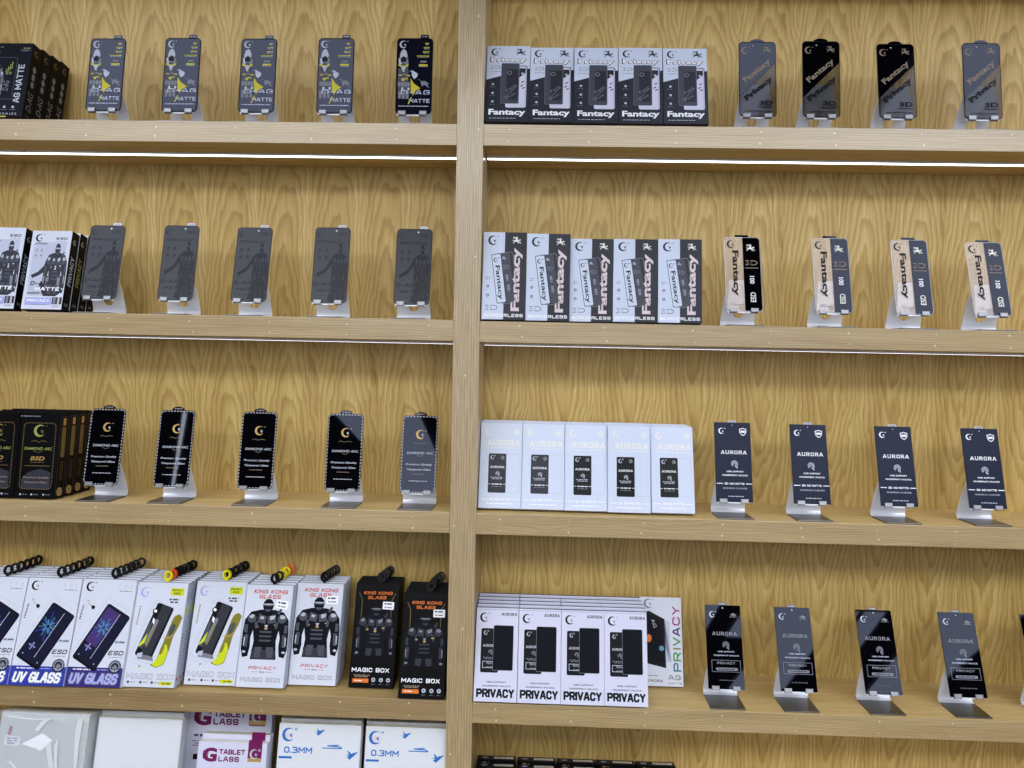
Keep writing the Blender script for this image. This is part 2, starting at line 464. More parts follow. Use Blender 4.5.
    def figure(self, u0, v0, u1, v1, dark, mid, light, accent, L=1):
        """plain standing figure in plated armour"""
        def q(pts, m, l):
            self.poly([(u0 + x * (u1 - u0), v0 + y * (v1 - v0)) for x, y in pts], m, l)
        def e(x, y, rx, ry, m, l):
            n = 12
            q([(x + rx * math.cos(2 * PI * i / n), y + ry * math.sin(2 * PI * i / n)) for i in range(n)], m, l)
        q([(.34, .81), (.66, .81), (.86, .77), (.98, .64), (1.0, .44), (1.0, .16), (.95, .03), (.84, .05), (.81, .2), (.82, .36), (.78, .47), (.74, .3), (.78, 0),
           (.22, 0), (.26, .3), (.22, .47), (.18, .36), (.19, .2), (.16, .05), (.05, .03), (0, .16), (0, .44), (.02, .64), (.14, .77)], dark, L)
        e(.5, .88, .12, .115, dark, L + 1)
        e(.5, .885, .1, .02, mid, L + 2)
        e(.5, .9, .14, .012, light, L + 3)
        e(.17, .66, .1, .07, mid, L + 1); e(.83, .66, .1, .07, mid, L + 1)
        e(.84, .69, .06, .03, light, L + 2); e(.16, .69, .05, .025, light, L + 2)
        q([(.32, .74), (.49, .7), (.47, .58), (.3, .6)], mid, L + 1); q([(.68, .74), (.51, .7), (.53, .58), (.7, .6)], mid, L + 1)
        q([(.56, .7), (.68, .72), (.66, .66), (.57, .64)], light, L + 2)
        q([(.36, .7), (.44, .69), (.42, .65), (.35, .66)], light, L + 2)
        e(.5, .5, .035, .02, accent, L + 2); e(.3, .53, .03, .014, accent, L + 2); e(.7, .56, .04, .012, accent, L + 2)
        for k in range(3):
            q([(.36, .46 - k * .07), (.64, .46 - k * .07), (.62, .43 - k * .07), (.38, .43 - k * .07)], mid, L + 1)
        q([(.3, .2), (.46, .2), (.42, .03), (.3, .03)], mid, L + 1); q([(.7, .2), (.54, .2), (.58, .03), (.7, .03)], mid, L + 1)
        q([(.05, .4), (.13, .4), (.12, .2), (.05, .2)], mid, L + 1); q([(.95, .4), (.87, .4), (.88, .2), (.95, .2)], mid, L + 1)
        e(.93, .12, .04, .02, light, L + 2); e(.07, .12, .04, .02, light, L + 2)
        q([(.7, .76), (.78, .84), (.82, .82), (.76, .73)], mid, L + 2)
        for sx in (-1, 1):
            q([(.5 + sx * .4, .56), (.5 + sx * .47, .56), (.5 + sx * .47, .44), (.5 + sx * .4, .42)], mid, L + 1)
            q([(.5 + sx * .2, .62), (.5 + sx * .26, .6), (.5 + sx * .24, .5), (.5 + sx * .19, .5)], mid, L + 2)
            q([(.5 + sx * .28, .72), (.5 + sx * .36, .73), (.5 + sx * .3, .68)], light, L + 3)
            q([(.5 + sx * .43, .36), (.5 + sx * .46, .36), (.5 + sx * .46, .22), (.5 + sx * .44, .22)], light, L + 3)
        q([(.46, .56), (.54, .56), (.52, .52), (.48, .52)], light, L + 3)
        q([(.42, .82), (.58, .82), (.54, .78), (.46, .78)], mid, L + 2)

# ------------------------------------------------------------------ mesh building
EPS = 0.00004

class MB:
    """collects geometry with materials and links it as one mesh"""
    def __init__(self):
        self.bm = bmesh.new(); self.mats = []
    def mi(self, mat):
        if mat not in self.mats:
            self.mats.append(mat)
        return self.mats.index(mat)
    def face(self, pts, mat, smooth=False):
        vs = [self.bm.verts.new(p) for p in pts]
        try:
            f = self.bm.faces.new(vs)
        except ValueError:
            return
        f.material_index = self.mi(mat); f.smooth = smooth
    def box(self, x0, x1, y0, y1, z0, z1, pick, bevel=0.0, seg=2):
        """pick(normal) gives the face's material"""
        tmp = bmesh.new()
        bmesh.ops.create_cube(tmp, size=1.0)
        for v in tmp.verts:
            v.co = Vector((x0 + (v.co.x + .5) * (x1 - x0), y0 + (v.co.y + .5) * (y1 - y0), z0 + (v.co.z + .5) * (z1 - z0)))
        if bevel:
            bmesh.ops.bevel(tmp, geom=tmp.edges[:], offset=bevel, segments=seg, affect='EDGES', profile=0.5)
        tmp.normal_update()
        self.take(tmp, pick)
    def take(self, tmp, pick, matrix=None):
        mp = {}
        for v in tmp.verts:
            mp[v] = self.bm.verts.new(matrix @ v.co if matrix else v.co)
        for f in tmp.faces:
            try:
                g = self.bm.faces.new([mp[v] for v in f.verts])
            except ValueError:
                continue
            g.material_index = self.mi(pick(f.normal) if callable(pick) else pick)
            g.smooth = f.smooth
        tmp.free()
    def prism(self, poly, a, b, mat, cap=None, bevel=0.0):
        """poly in (x, z), extruded along y from a to b"""
        tmp = bmesh.new()
        va = [tmp.verts.new((p[0], a, p[1])) for p in poly]
        f = tmp.faces.new(va)
        r = bmesh.ops.extrude_face_region(tmp, geom=[f])
        for v in [g for g in r['geom'] if isinstance(g, bmesh.types.BMVert)]:
            v.co.y = b
        bmesh.ops.recalc_face_normals(tmp, faces=tmp.faces[:])
        if bevel:
            es = [e for e in tmp.edges if abs(e.verts[0].co.y - e.verts[1].co.y) < 1e-9]
            bmesh.ops.bevel(tmp, geom=es, offset=bevel, segments=2, affect='EDGES', profile=0.5)
        self.take(tmp, mat)
    def art(self, a, fn):
        for k, (pts, fs, mat, L) in enumerate(a.f):
            i = self.mi(mat)
            vs = [self.bm.verts.new(fn(p[0], p[1], EPS * L + 1e-6 * (k % 30))) for p in pts]
            for f in fs:
                if len(set(f)) < 3:
                    continue
                try:
                    g = self.bm.faces.new([vs[k] for k in f]); g.material_index = i
                except ValueError:
                    pass
    def mesh(self, name):
        me = bpy.data.meshes.new(name)
        self.bm.to_mesh(me); self.bm.free()
        for m in self.mats:
            me.materials.append(m)
        return me

def link(name, me, parent=None, loc=(0, 0, 0), rot=(0, 0, 0)):
    o = bpy.data.objects.new(name, me)
    C.objects.link(o)
    o.location = loc; o.rotation_euler = rot
    if parent:
        o.parent = parent
    return o

def tag(o, label, cat, group=None):
    o['label'] = label; o['category'] = cat
    if group:
        o['group'] = group
    return o

def dup(root, loc, rot):
    r = root.copy(); C.objects.link(r); r.location = loc; r.rotation_euler = rot
    for ch in list(root.children):
        c = ch.copy(); C.objects.link(c); c.parent = r
        for g in list(ch.children):
            d = g.copy(); C.objects.link(d); d.parent = c
    return r

def structure(name, mb, loc=(0, 0, 0)):
    o = link(name, mb.mesh(name), None, loc)
    o['kind'] = 'structure'
    return o

# ------------------------------------------------------------------ camera
F_PX = 745.0
YAW, PITCH, ROLL = -0.030861412489264613, 0.030949743742028378, -0.020701416434275862
CAM = Vector((0.17831673669532272, -1.6, EYE))
cy, sy, cp, spt, cr, sr = math.cos(YAW), math.sin(YAW), math.cos(PITCH), math.sin(PITCH), math.cos(ROLL), math.sin(ROLL)
fw = Vector((sy * cp, cy * cp, -spt)); rt = Vector((cy, -sy, 0)); dn = fw.cross(rt)
r2 = cr * rt + sr * dn; d2 = -sr * rt + cr * dn
cam = bpy.data.cameras.new('camera')
cam.sensor_width = 36.0
cam.lens = F_PX / 1024.0 * 36.0
co = bpy.data.objects.new('camera', cam)
C.objects.link(co)
M = Matrix((r2, -d2, -fw)).transposed().to_4x4()
M.translation = CAM
co.matrix_world = M
sc.camera = co

# ------------------------------------------------------------------ the room
CEIL = 2.8
RX0, RX1, RY0, RY1 = -5.2, 5.4, -8.2, 0.205
ROOMWALL = ink('wall_paint', (196, 198, 204), 0.8)
BACKWALL = ink('far_wall_paint', (120, 122, 130), 0.8)
CEILPAINT = ink('ceiling_dark_paint', (22, 22, 24), 0.9, 0.1)
FLOORM = ink('floor_tile', (84, 82, 80), 0.35)
def slabobj(name, x0, x1, y0, y1, z0, z1, mat):
    b = MB(); b.box(x0, x1, y0, y1, z0, z1, lambda n: mat); return structure(name, b)
slabobj('floor', RX0, RX1, RY0, RY1 + .1, -.1, 0, FLOORM)
slabobj('ceiling', RX0, RX1, RY0, RY1 + .1, CEIL, CEIL + .1, CEILPAINT)
slabobj('wall_back', RX0, RX1, RY1, RY1 + .1, 0, CEIL, ROOMWALL)
slabobj('wall_front', RX0, RX1, RY0 - .1, RY0, 0, CEIL, BACKWALL)
slabobj('wall_left', RX0 - .1, RX0, RY0, RY1, 0, CEIL, ROOMWALL)
slabobj('wall_right', RX1, RX1 + .1, RY0, RY1, 0, CEIL, ROOMWALL)

PANEL = ink('lamp_diffuser', (230, 236, 250), 0.5, emit=(0.74, 0.80, 1.0, 3.0))
BRIGHT = ink('lamp_diffuser_bright', (240, 244, 250), 0.5, emit=(0.93, 0.96, 1.0, 7.6))
LAMPFRAME = ink('lamp_frame', (200, 202, 206), 0.4)
def lamp(x0, x1, y0, y1, label, diff=PANEL):
    r = bpy.data.objects.new('ceiling_light', None); C.objects.link(r)
    r.location = ((x0 + x1) / 2, (y0 + y1) / 2, CEIL)
    tag(r, label, 'ceiling light')
    w, h = (x1 - x0) / 2, (y1 - y0) / 2
    b = MB()
    for a in ((-w - .015, w + .015, -h - .015, -h), (-w - .015, w + .015, h, h + .015), (-w - .015, -w, -h, h), (w, w + .015, -h, h)):
        b.box(a[0], a[1], a[2], a[3], -.03, 0, lambda n: LAMPFRAME)
    link('lamp_frame', b.mesh('lamp_frame'), r)
    b = MB(); b.box(-w, w, -h, h, -.022, -.004, lambda n: diff)
    link('lamp_diffuser', b.mesh('lamp_diffuser'), r)
    return r
lamp(-2.6, -0.49, -1.75, -0.62, 'wide pale ceiling panel light over the left bay, nearest the shelves')
lamp(1.44, 3.2, -2.05, -0.55, 'wide pale ceiling panel light over the right bay, nearest the shelves')
lamp(0.6, 1.02, -1.15, -0.55, 'small square ceiling panel light over the shelves between the wide ones')
lamp(-1.80, -0.80, -7.7, -4.2, 'long pale ceiling panel light far behind on the left')
lamp(1.35, 1.85, -7.4, -3.6, 'narrow pale ceiling panel light behind on the right, first of the row')
lamp(2.08, 2.60, -5.5, -3.42, 'narrow pale ceiling panel light behind on the right, second of the row')
lamp(2.632, 2.79, -4.09, -3.42, 'short pale ceiling panel light behind on the right, nearest of the row')
lamp(2.48, 2.95, -7.6, -6.3, 'short pale ceiling panel light behind on the right, farthest of the row')
lamp(3.12, 3.94, -6.2, -3.6, 'long pale ceiling panel light behind on the right, last of the row')
lamp(-2.9, 3.3, -3.34, -2.25, 'long added fill panel under the ceiling running across the room', BRIGHT)  # unseen panel added to brighten the shelves, clear of the film reflections
lamp(-.55, 1.25, -6.4, -5.2, 'square added fill panel under the ceiling in the middle of the room', BRIGHT)  # second unseen panel, added for low-angle fill
tube = lamp(-.016, .016, -1.5, 1.5, 'slim tube light hanging askew under the ceiling on the left', BRIGHT)
tube.location = (-3.34, -5.38, CEIL); tube.rotation_euler = (0, 0, -math.atan2(1.28, 2.62))
FILLGLOW = ink('fill_glow', (235, 240, 250), 0.3, emit=(0.94, 0.97, 1.0, 0.65))  # glowing panes added behind the camera for soft frontal fill
FRAMEM = ink('shopfront_frame', (60, 62, 66), 0.4)
for i, (x0, x1) in enumerate(((-4.6, -1.7), (-1.4, 1.6), (1.9, 4.8))):
    b = MB(); b.box(x0, x1, RY0 + .01, RY0 + .03, .15, 2.35, lambda n: FILLGLOW)
    for q in ((x0 - .05, x0, .1, 2.4), (x1, x1 + .05, .1, 2.4), (x0, x1, .1, .15), (x0, x1, 2.35, 2.4)):
        b.box(q[0], q[1], RY0, RY0 + .06, q[2], q[3], lambda n: FRAMEM)
    structure('fill_pane_%d' % (i + 1), b)

# ------------------------------------------------------------------ the shelving
D = 0.1907
TOP = {'1L': .503, '2L': .0856, '3L': -.3305, '4L': -.7443, '1R': .503, '2R': .0844, '3R': -.3314, '4R': -.7466, '0L': .965, '0R': .926, '5L': -1.13, '5R': -1.12}
for k in TOP:
    TOP[k] += EYE
TH = 0.0455
XL0, XR1, PW = -1.193, 1.45, 0.057
unit = bpy.data.objects.new('shelving_unit', None); C.objects.link(unit)
tag(unit, 'wall-wide oak veneer shelving unit with a thick upright between two bays', 'shelving unit')
b = MB(); b.box(XL0 - PW, XR1 + PW, D, D + .009, 0, 2.62, lambda n: VENEER)
link('back_panel', b.mesh('back_panel'), unit)
rnd = random.Random(3)
for x0 in (XL0 - PW, 0.0, XR1):
    b = MB(); b.box(x0, x0 + PW, 0, D, 0, 2.62, lambda n: POST, 0.0012)
    for k in range(9):
        zz = .3 + k * .27 + rnd.uniform(-.05, .05); xx = x0 + rnd.uniform(.008, .05)
        a = Art(1, 1); a.disc(xx, zz, .0022, PUTTY, 1, 8); b.art(a, lambda u, v, e: (u, -e, v))
    link('upright', b.mesh('upright'), unit)
LED = ink('led_strip_lit', (255, 255, 255), 0.4, emit=(0.95, 0.98, 1.0, 5.0))
LEDBODY = ink('led_profile', (236, 236, 234), 0.4)
for k, zt in TOP.items():
    x0, x1 = (XL0, 0.0) if k[1] == 'L' else (PW, XR1)
    yf = -.16 if k[0] == '5' else 0
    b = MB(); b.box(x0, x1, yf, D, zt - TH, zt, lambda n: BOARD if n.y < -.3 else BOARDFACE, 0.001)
    xx = x0 + rnd.uniform(.03, .1)
    a = Art(1, 1)
    while xx < x1 - .02:
        for zz in (zt - .011, zt - .035):
            a.disc(xx + rnd.uniform(-.004, .004), zz + rnd.uniform(-.003, .003), rnd.uniform(.0012, .0026), PUTTY, 1, 8)
        xx += rnd.uniform(.15, .19)
    b.art(a, lambda u, v, e: (u, yf - e, v))
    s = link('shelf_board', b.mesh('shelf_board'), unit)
    if k[0] in '012':
        b = MB()
        b.box(x0 + .004, x1 - .004, .082, .096, zt - TH - .0045, zt - TH - .0002, lambda n: LED if n.z < -.9 else LEDBODY)
        link('led_strip', b.mesh('led_strip'), s)

# ------------------------------------------------------------------ display stands
def sheet(mb, prof, hw, t, mat):
    """bent sheet: prof = [(y, z)] centre line, hw(i) half width"""
    n = len(prof); nr = []
    for i in range(n):
        a = prof[max(i - 1, 0)]; c = prof[min(i + 1, n - 1)]
        d = math.dist(a, c); nr.append((-(c[1] - a[1]) / d, (c[0] - a[0]) / d))
    rows = []
    for i in range(n):
        y, z = prof[i]; ny, nz = nr[i]; w = hw(i)
        rows.append([(-w, y + ny * t / 2, z + nz * t / 2), (w, y + ny * t / 2, z + nz * t / 2), (w, y - ny * t / 2, z - nz * t / 2), (-w, y - ny * t / 2, z - nz * t / 2)])
    for i in range(n - 1):
        for k in range(4):
            j = (k + 1) % 4
            mb.face([rows[i][k], rows[i][j], rows[i + 1][j], rows[i + 1][k]], mat, k in (0, 2))
    mb.face(rows[0], mat); mb.face(rows[-1][::-1], mat)

def plate(mb, outline, holes, origin, ux, uy, un, t, mat):
    """flat plate with round holes; outline in its own plane"""
    tmp = bmesh.new()
    es = []
    for lp in [outline] + holes:
        vs = [tmp.verts.new((p[0], p[1], 0)) for p in lp]
        es += [tmp.edges.new((vs[i], vs[(i + 1) % len(vs)])) for i in range(len(vs))]
    bmesh.ops.triangle_fill(tmp, use_beauty=True, edges=es)
    r = bmesh.ops.extrude_face_region(tmp, geom=tmp.faces[:])
    for v in [g for g in r['geom'] if isinstance(g, bmesh.types.BMVert)]:
        v.co.z = t
    bmesh.ops.recalc_face_normals(tmp, faces=tmp.faces[:])
    m = Matrix((ux, uy, un)).transposed().to_4x4(); m.translation = origin
    mb.take(tmp, mat, m)

FZ, FY = 0.033, 0.035           # film's lower edge above the board and behind its front edge
STAND = {}
FZR = {'1L': .0298, '1R': .032}
def make_stand(lean, FZ):
    """folded aluminium stand: base, leg rising forward from the rear bend, cradle folded down behind the film"""
    a = math.radians(lean)
    dy, dz = math.sin(a), math.cos(a)               # up the film
    ny, nz = -math.cos(a), math.sin(a)              # out of its face
    O = .045                                        # local origin lies under this depth
    def at(s, k):                                   # point s up the film, k in front of its back
        return (FY - O + dy * s + ny * k, FZ + dz * s + nz * k)
    r = bpy.data.objects.new('display_stand', None); C.objects.link(r)
    b = MB()
    b.box(-.038, .038, .006 - O, .074 - O, 0, .003, lambda n: ALU_BASE, .0007)
    link('base_plate', b.mesh('base_plate'), r)
    top = at(.072, -.0035)
    b = MB()
    foot = (.0835 - O, .014)
    prof = [(.0738 - O, .0015), (.0785 - O, .0022), (.082 - O, .0048), (.084 - O, .009), foot]
    sheet(b, prof, lambda i: .038, .0028, ALU)
    L = math.dist(foot, top)
    uy = Vector((0, (top[0] - foot[0]) / L, (top[1] - foot[1]) / L)); ux = Vector((1, 0, 0)); un = ux.cross(uy)
    hole = [(.012 * math.cos(2 * PI * i / 24), .02 + .012 * math.sin(2 * PI * i / 24)) for i in range(24)]
    out = [(-.038, 0), (.038, 0), (.036, L * .45), (.031, L * .8), (.027, L), (-.027, L), (-.031, L * .8), (-.036, L * .45)]
    plate(b, out, [hole], Vector((0, foot[0], foot[1])) - un * .0014, ux, uy, un, .0028, ALU)
    link('support_leg', b.mesh('support_leg'), r)
    b = MB()
    uy = Vector((0, dy, dz)); un = Vector((0, ny, nz)); ux = Vector((1, 0, 0))
    p = at(-.0025, -.003)
    out = [(-.034, 0), (.034, 0), (.033, .02), (.027, .0755), (-.027, .0755), (-.033, .02)]
    notch = [(.0095 * math.cos(2 * PI * i / 20), .012 + .0095 * math.sin(2 * PI * i / 20)) for i in range(20)]
    plate(b, out, [notch], Vector((0, p[0], p[1])), ux, uy, un, .0022, ALU)
    cr_ = link('cradle', b.mesh('cradle'), r)
    for hx in (-.0225, .0235):
        b = MB()
        def q(s0, s1, k0, k1):
            t = bmesh.new(); bmesh.ops.create_cube(t, size=1.0)
            for v in t.verts:
                s = s0 + (v.co.z + .5) * (s1 - s0); k = k0 + (v.co.y + .5) * (k1 - k0); y, z = at(s, k)
                v.co = Vector((hx + v.co.x * .0155, y, z))
            bmesh.ops.bevel(t, geom=t.edges[:], offset=.0004, segments=2, affect='EDGES')
            b.take(t, HOOKM)
        q(-.0028, -.0008, -.003, .0042)
        q(-.0028, .0065, .0026, .0042)
        link('hook', b.mesh('hook'), cr_)
    return r

# ------------------------------------------------------------------ films
def rounded(W, H, r, n=6, cut=None):
    p = []
    for cx, cz, a0 in ((W / 2 - r, H - r, 0), (-W / 2 + r, H - r, 90), (-W / 2 + r, r, 180), (W / 2 - r, r, 270)):
        for k in range(n + 1):
            a = math.radians(a0 + 90.0 * k / n)
            p.append((cx + r * math.cos(a), cz + r * math.sin(a)))
    return p

def clip(poly, a, b, c):
    """keep a*x + b*z <= c"""
    o = []
    for i in range(len(poly)):
        p, q = poly[i], poly[(i + 1) % len(poly)]
        dp, dq = a * p[0] + b * p[1] - c, a * q[0] + b * q[1] - c
        if dp <= 0:
            o.append(p)
        if dp * dq < 0:
            t = dp / (dp - dq); o.append((p[0] + t * (q[0] - p[0]), p[1] + t * (q[1] - p[1])))
    return o

FT = 0.0018
def make_film(W, H, r, regions, art, tab):
    """regions: [(polygon or None, material)]; tab: (centre x, width, height, round?, material, ink)"""
    b = MB()
    full = rounded(W, H, r)
    for poly, mat in regions:
        b.prism(poly or full, -FT, 0.0, mat, bevel=0.0003)
    b.art(art, lambda u, v, e: (u - W / 2, -FT - e, v))
    o = link('screen_protector', b.mesh('screen_protector'))
    cx, tw, th, rnd_, tm, ti = tab
    b = MB()
    if rnd_:
        poly = [(cx + tw / 2 * math.cos(PI * i / 12), H + .0003 + th * math.sin(PI * i / 12)) for i in range(13)]
    else:
        poly = [(cx - tw / 2, H + .0003), (cx + tw / 2, H + .0003), (cx + tw / 2 - .001, H + th), (cx - tw / 2 + .001, H + th)]
    b.prism(poly, -FT + .0004, -.0004, tm)
    if ti:
        a = Art(.08, .01)
        a.bars(.5, .5, tw * .6 / .08, ti, 1, 1, .018)
        b.art(a, lambda u, v, e: (u - .04 + cx, -FT + .0004 - e, H + v * .9 - .001 + (th - .0075) * .5))
    link('pull_tab', b.mesh('pull_tab'), o)
    return o

W0 = .080
# --- top-left: hooded figure
def film_hood(H):
    a = Art(W0, H)
    a.frame(.5, .5, .985, H / W0 - .015, .09, .02, JET, 1)
    a.logo(.18, .915, .105, SILVER, 2)
    for k, w in enumerate((.12, .16, .18, .34)):
        a.bars(.9 - w / 2, .93 - k * .055, w, YELLOW, 2, 1, .028, .03, k)
        a.bars(.9 - w / 2, .913 - k * .055, w * .9, SILVER, 2, 1, .012, .03, k + 5)
    a.rr(.74, .69, .17, .045, .015, GREY, 2); a.rr(.74, .645, .24, .05, .01, YELLOW, 2); a.bars(.74, .625, .24, SILVER, 2, 1, .014)
    # hood, shoulders, gear
    a.poly([(.07, .66), (.06, .72), (.09, .78), (.12, .83), (.2, .86), (.27, .83), (.31, .77), (.33, .7), (.33, .655), (.2, .64)], DGREY, 2)
    a.poly([(.1, .73), (.1, .78), (.13, .83), (.2, .855), (.26, .83), (.3, .77), (.28, .735), (.2, .765)], SILVER, 3)
    a.poly([(.06, .72), (.1, .74), (.12, .69), (.15, .655), (.1, .65), (.07, .67)], PALE, 3); a.poly([(.33, .71), (.28, .735), (.27, .69), (.24, .655), (.3, .65), (.33, .67)], GREY, 3)
    a.ell(.195, .705, .075, .1, BLACK, 4); a.poly([(.15, .69), (.2, .675), (.25, .69), (.24, .665), (.16, .665)], GREY, 5)
    a.poly([(.05, .66), (.16, .64), (.16, .61), (.06, .63)], YELLOW, 5); a.poly([(.24, .64), (.34, .66), (.33, .63), (.25, .61)], YELLOW, 5)
    a.poly([(.13, .62), (.2, .64), (.27, .62), (.22, .57), (.24, .55), (.18, .56)], SILVER, 5)
    a.poly([(.06, .6), (.33, .62), (.36, .36), (.34, .2), (.08, .2), (.05, .4)], DGREY, 2)
    for k, (x, y) in enumerate(((.08, .51), (.2, .52), (.3, .505), (.15, .46), (.24, .465))):
        a.rr(x + .04, y, .09, .035, .01, YELLOW if k % 2 == 0 else GREY, 3)
    a.disc(.2, .45, .04, YELLOW, 4)
    for k in range(4):
        a.rr(.1 + k * .085, .39, .07, .12, .012, GREY, 3); a.rr(.1 + k * .085, .33, .06, .08, .012, PALE if k % 2 else DGREY, 4)
    for k in range(3):
        a.poly([(.07 + k * .11, .3), (.15 + k * .11, .3), (.14 + k * .11, .2), (.08 + k * .11, .2)], GREY, 4)
    a.poly([(.42, .58), (.6, .53), (.58, .49), (.5, .46), (.44, .5)], PALE, 3); a.line(.36, .57, .46, .54, .02, GREY, 3)
    a.path([(.6, .46), (.76, .42), (.9, .36)], .012, GREY, 3)
    a.poly([(.68, .42), (.78, .44), (.92, .4), (.86, .39), (.92, .34), (.78, .39), (.72, .36)], GREY, 3)
    a.poly([(.4, .47), (.5, .4), (.68, .34), (.56, .31), (.48, .24), (.42, .3)], YELLOW, 5)
    a.block('D', .24, .285, .19, .13, PALE, 6, .19); a.text('-', .45, .285, .12, .03, PALE, 6, bold=.02); a.block('AG', .74, .285, .4, .13, PALE, 6, .19)
    a.rect(.17, .255, .92, .262, CHAR, 7)
    a.block('MATTE', .66, .175, .56, .105, PALE, 6, .19)
    a.line(.36, .13, .44, .22, .03, YELLOW, 7)
    a.bars(.5, .105, .8, PALE, 3, 1, .022)
    return a
# --- second left: matte figure
def film_matte(H):
    a = Art(W0, H)
    a.frame(.5, .5, .985, H / W0 - .015, .09, .016, MATTEINK2, 1)
    a.logo(.15, .905, .09, MATTEINK, 2)
    a.block('ESD', .78, .915, .24, .065, MATTEINK, 2, .24); a.bars(.78, .885, .22, MATTEINK, 2, 1, .014)
    a.block('PRIVACY', .48, .805, .76, .085, MATTEINK2, 2, .2)
    for u, v in ((.17, .695), (.36, .695), (.17, .6), (.36, .6)):
        a.disc(u, v, .042, MATTEINK, 2, 10); a.bars(u, v - .035, .1, MATTEINK, 2, 1, .01)
    a.figure(.52, .04, 1.0 - .03, .8, MATTEINK2, MATTEINK, MATTE, MATTEINK, 2)
    a.poly([(.6, .55), (.52, .5), (.36, .4), (.2, .36), (.12, .32), (.14, .36), (.1, .38), (.2, .41), (.36, .46), (.52, .6), (.64, .66)], MATTEINK2, 2)
    a.poly([(.45, .04), (.6, .3), (.98, .3), (.96, .06), (.88, .015), (.6, .015)], MATTEINK2, 2)
    a.block('D-AG', .3, .25, .5, .1, MATTEINK2, 7, .22, shear=.15); a.block('MATTE', .46, .165, .6, .085, MATTEINK2, 7, .24, shear=.15)
    a.bars(.36, .095, .5, MATTEINK, 2, 1, .016)
    a.disc(.6, .955, .022, PURE, 3, 10)
    return a
# --- third left: black with gold
def film_gold(H):
    a = Art(W0, H)
    a.frame(.5, .5, .95, H / W0 - .06, .1, .026, SILVER, 2, 0, .045)
    a.logo(.52, .755, .13, GOLD, 2, SILVER)
    a.path([(.34, .635), (.4, .645), (.5, .63), (.6, .645), (.7, .635)], .01, TAUPE, 2)
    a.text('DIAMOND ARC', .53, .515, .74, .065, SILVER, 2, bold=.015, shear=.12)
    a.path([(.44, .485), (.53, .472), (.62, .485)], .01, TAUPE, 2)
    a.text('Premium Quality', .51, .365, .74, .07, SILVER, 2, bold=.02, shear=.2)
    a.text('Tempered Glass', .51, .3, .68, .07, SILVER, 2, bold=.02, shear=.2)
    a.bars(.51, .245, .38, TAUPE, 2, 1, .018)
    a.bars(.5, .155, .52, SILVER, 2, 1, .02)
    return a
# --- right films
def film_fantacy(H):
    a = Art(W0, H)
    a.frame(.5, .5, .985, H / W0 - .015, .1, .014, JET, 1)
    a.logo(.17, .88, .1, TAUPE, 2); a.rider(.77, .89, .24, TAUPE, 2)
    ang = math.degrees(math.atan2(.44 * H, .94 * W0))
    a.text('Fantacy', .49, .605, .9, .2, TAUPE, 2, rot=ang - 4, bold=.03)
    a.text('Privacy', .53, .37, .94, .2, BLACK, 2, rot=ang - 4, bold=.05)
    a.text('3D', .72, .185, .36, .13, BLACK, 2, bold=.03); a.rect(.5, .125, .92, .135, BLACK, 2)
    a.bars(.53, .075, .7, BLACK, 2, 1, .02)
    a.disc(.38, .945, .02, PALE, 3, 10)
    return a
def film_half(H):
    a = Art(W0, H)
    a.frame(.5, .5, .985, H / W0 - .015, .1, .01, PALE, 1)
    a.logo(.2, .9, .115, CHAR, 2)
    a.text('Fantacy', .29, .51, 1.32, .22, BLACK, 2, rot=-90, bold=.03)
    a.bars(.22, .11, .12, GREY, 2, 1, .018); a.bars(.3, .085, .34, GREY, 2, 1, .014)
    a.rider(.74, .85, .27, PEARL, 2)
    a.text('3D', .74, .65, .33, .15, TAUPE, 2, bold=.02); a.text('3D', .74, .65, .28, .1, GLOSS, 3, bold=-.0)
    a.rect(.56, .575, .92, .585, TAUPE, 2)
    a.text('001', .74, .42, .22, .13, PURE, 2, rot=90, bold=.02)
    a.text('ESD', .75, .19, .28, .15, PEARL, 2, rot=90, bold=.02)
    return a
def film_satin(H):
    a = Art(W0, H)
    a.logo(.2, .89, .085, PURE, 2); a.shield(.79, .885, .2, PURE, 2)
    a.slab('AURORA', .52, .62, .7, .1, PURE, 2)
    a.finger(.53, .475, .19, SILVER, 2)
    a.text('100% SUPPORT', .54, .378, .46, .042, PURE, 2, bold=.03); a.text('FINGERPRINT UNLOCK', .54, .332, .7, .042, PURE, 2, bold=.03)
    a.rect(.03, .222, .2, .232, PURE, 2); a.rect(.82, .222, .99, .232, PURE, 2)
    a.block('3D AG MATTE', .51, .227, .54, .052, PURE, 2, .24)
    a.text('SHINING CURVES', .52, .17, .66, .042, SILVER, 2, bold=.01)
    a.bars(.54, .07, .42, SILVER, 2, 1, .024)
    a.disc(.5, .965, .014, PALE, 3, 8)
    return a
def film_privacy(H):
    a = Art(W0, H)
    a.logo(.2, .885, .085, PALE, 2)
    a.poly([(.7, .885), (.78, .91), (.88, .885), (.84, .87), (.76, .87)], GREY, 2); a.bars(.79, .86, .2, GREY, 2, 1, .022)
    a.slab('AURORA', .52, .655, .68, .095, FILMDIM, 2)
    a.finger(.54, .52, .19, GREY, 2)
    a.text('100% SUPPORT', .54, .44, .46, .038, PALE, 2, bold=.02); a.text('FINGERPRINT UNLOCK', .54, .395, .7, .038, PALE, 2, bold=.02)
    a.frame(.52, .27, .8, .31, .01, .012, GREY, 2)
    a.block('PRIVACY', .52, .305, .5, .062, FILMDIM, 2, .22)
    a.rr(.53, .235, .6, .075, .037, GREY, 2); a.bars(.53, .235, .46, GLOSS, 3, 1, .022)
    a.bars(.54, .105, .46, DGREY, 2, 1, .03)
    a.disc(.5, .965, .016, PURE, 3, 8)
    return a

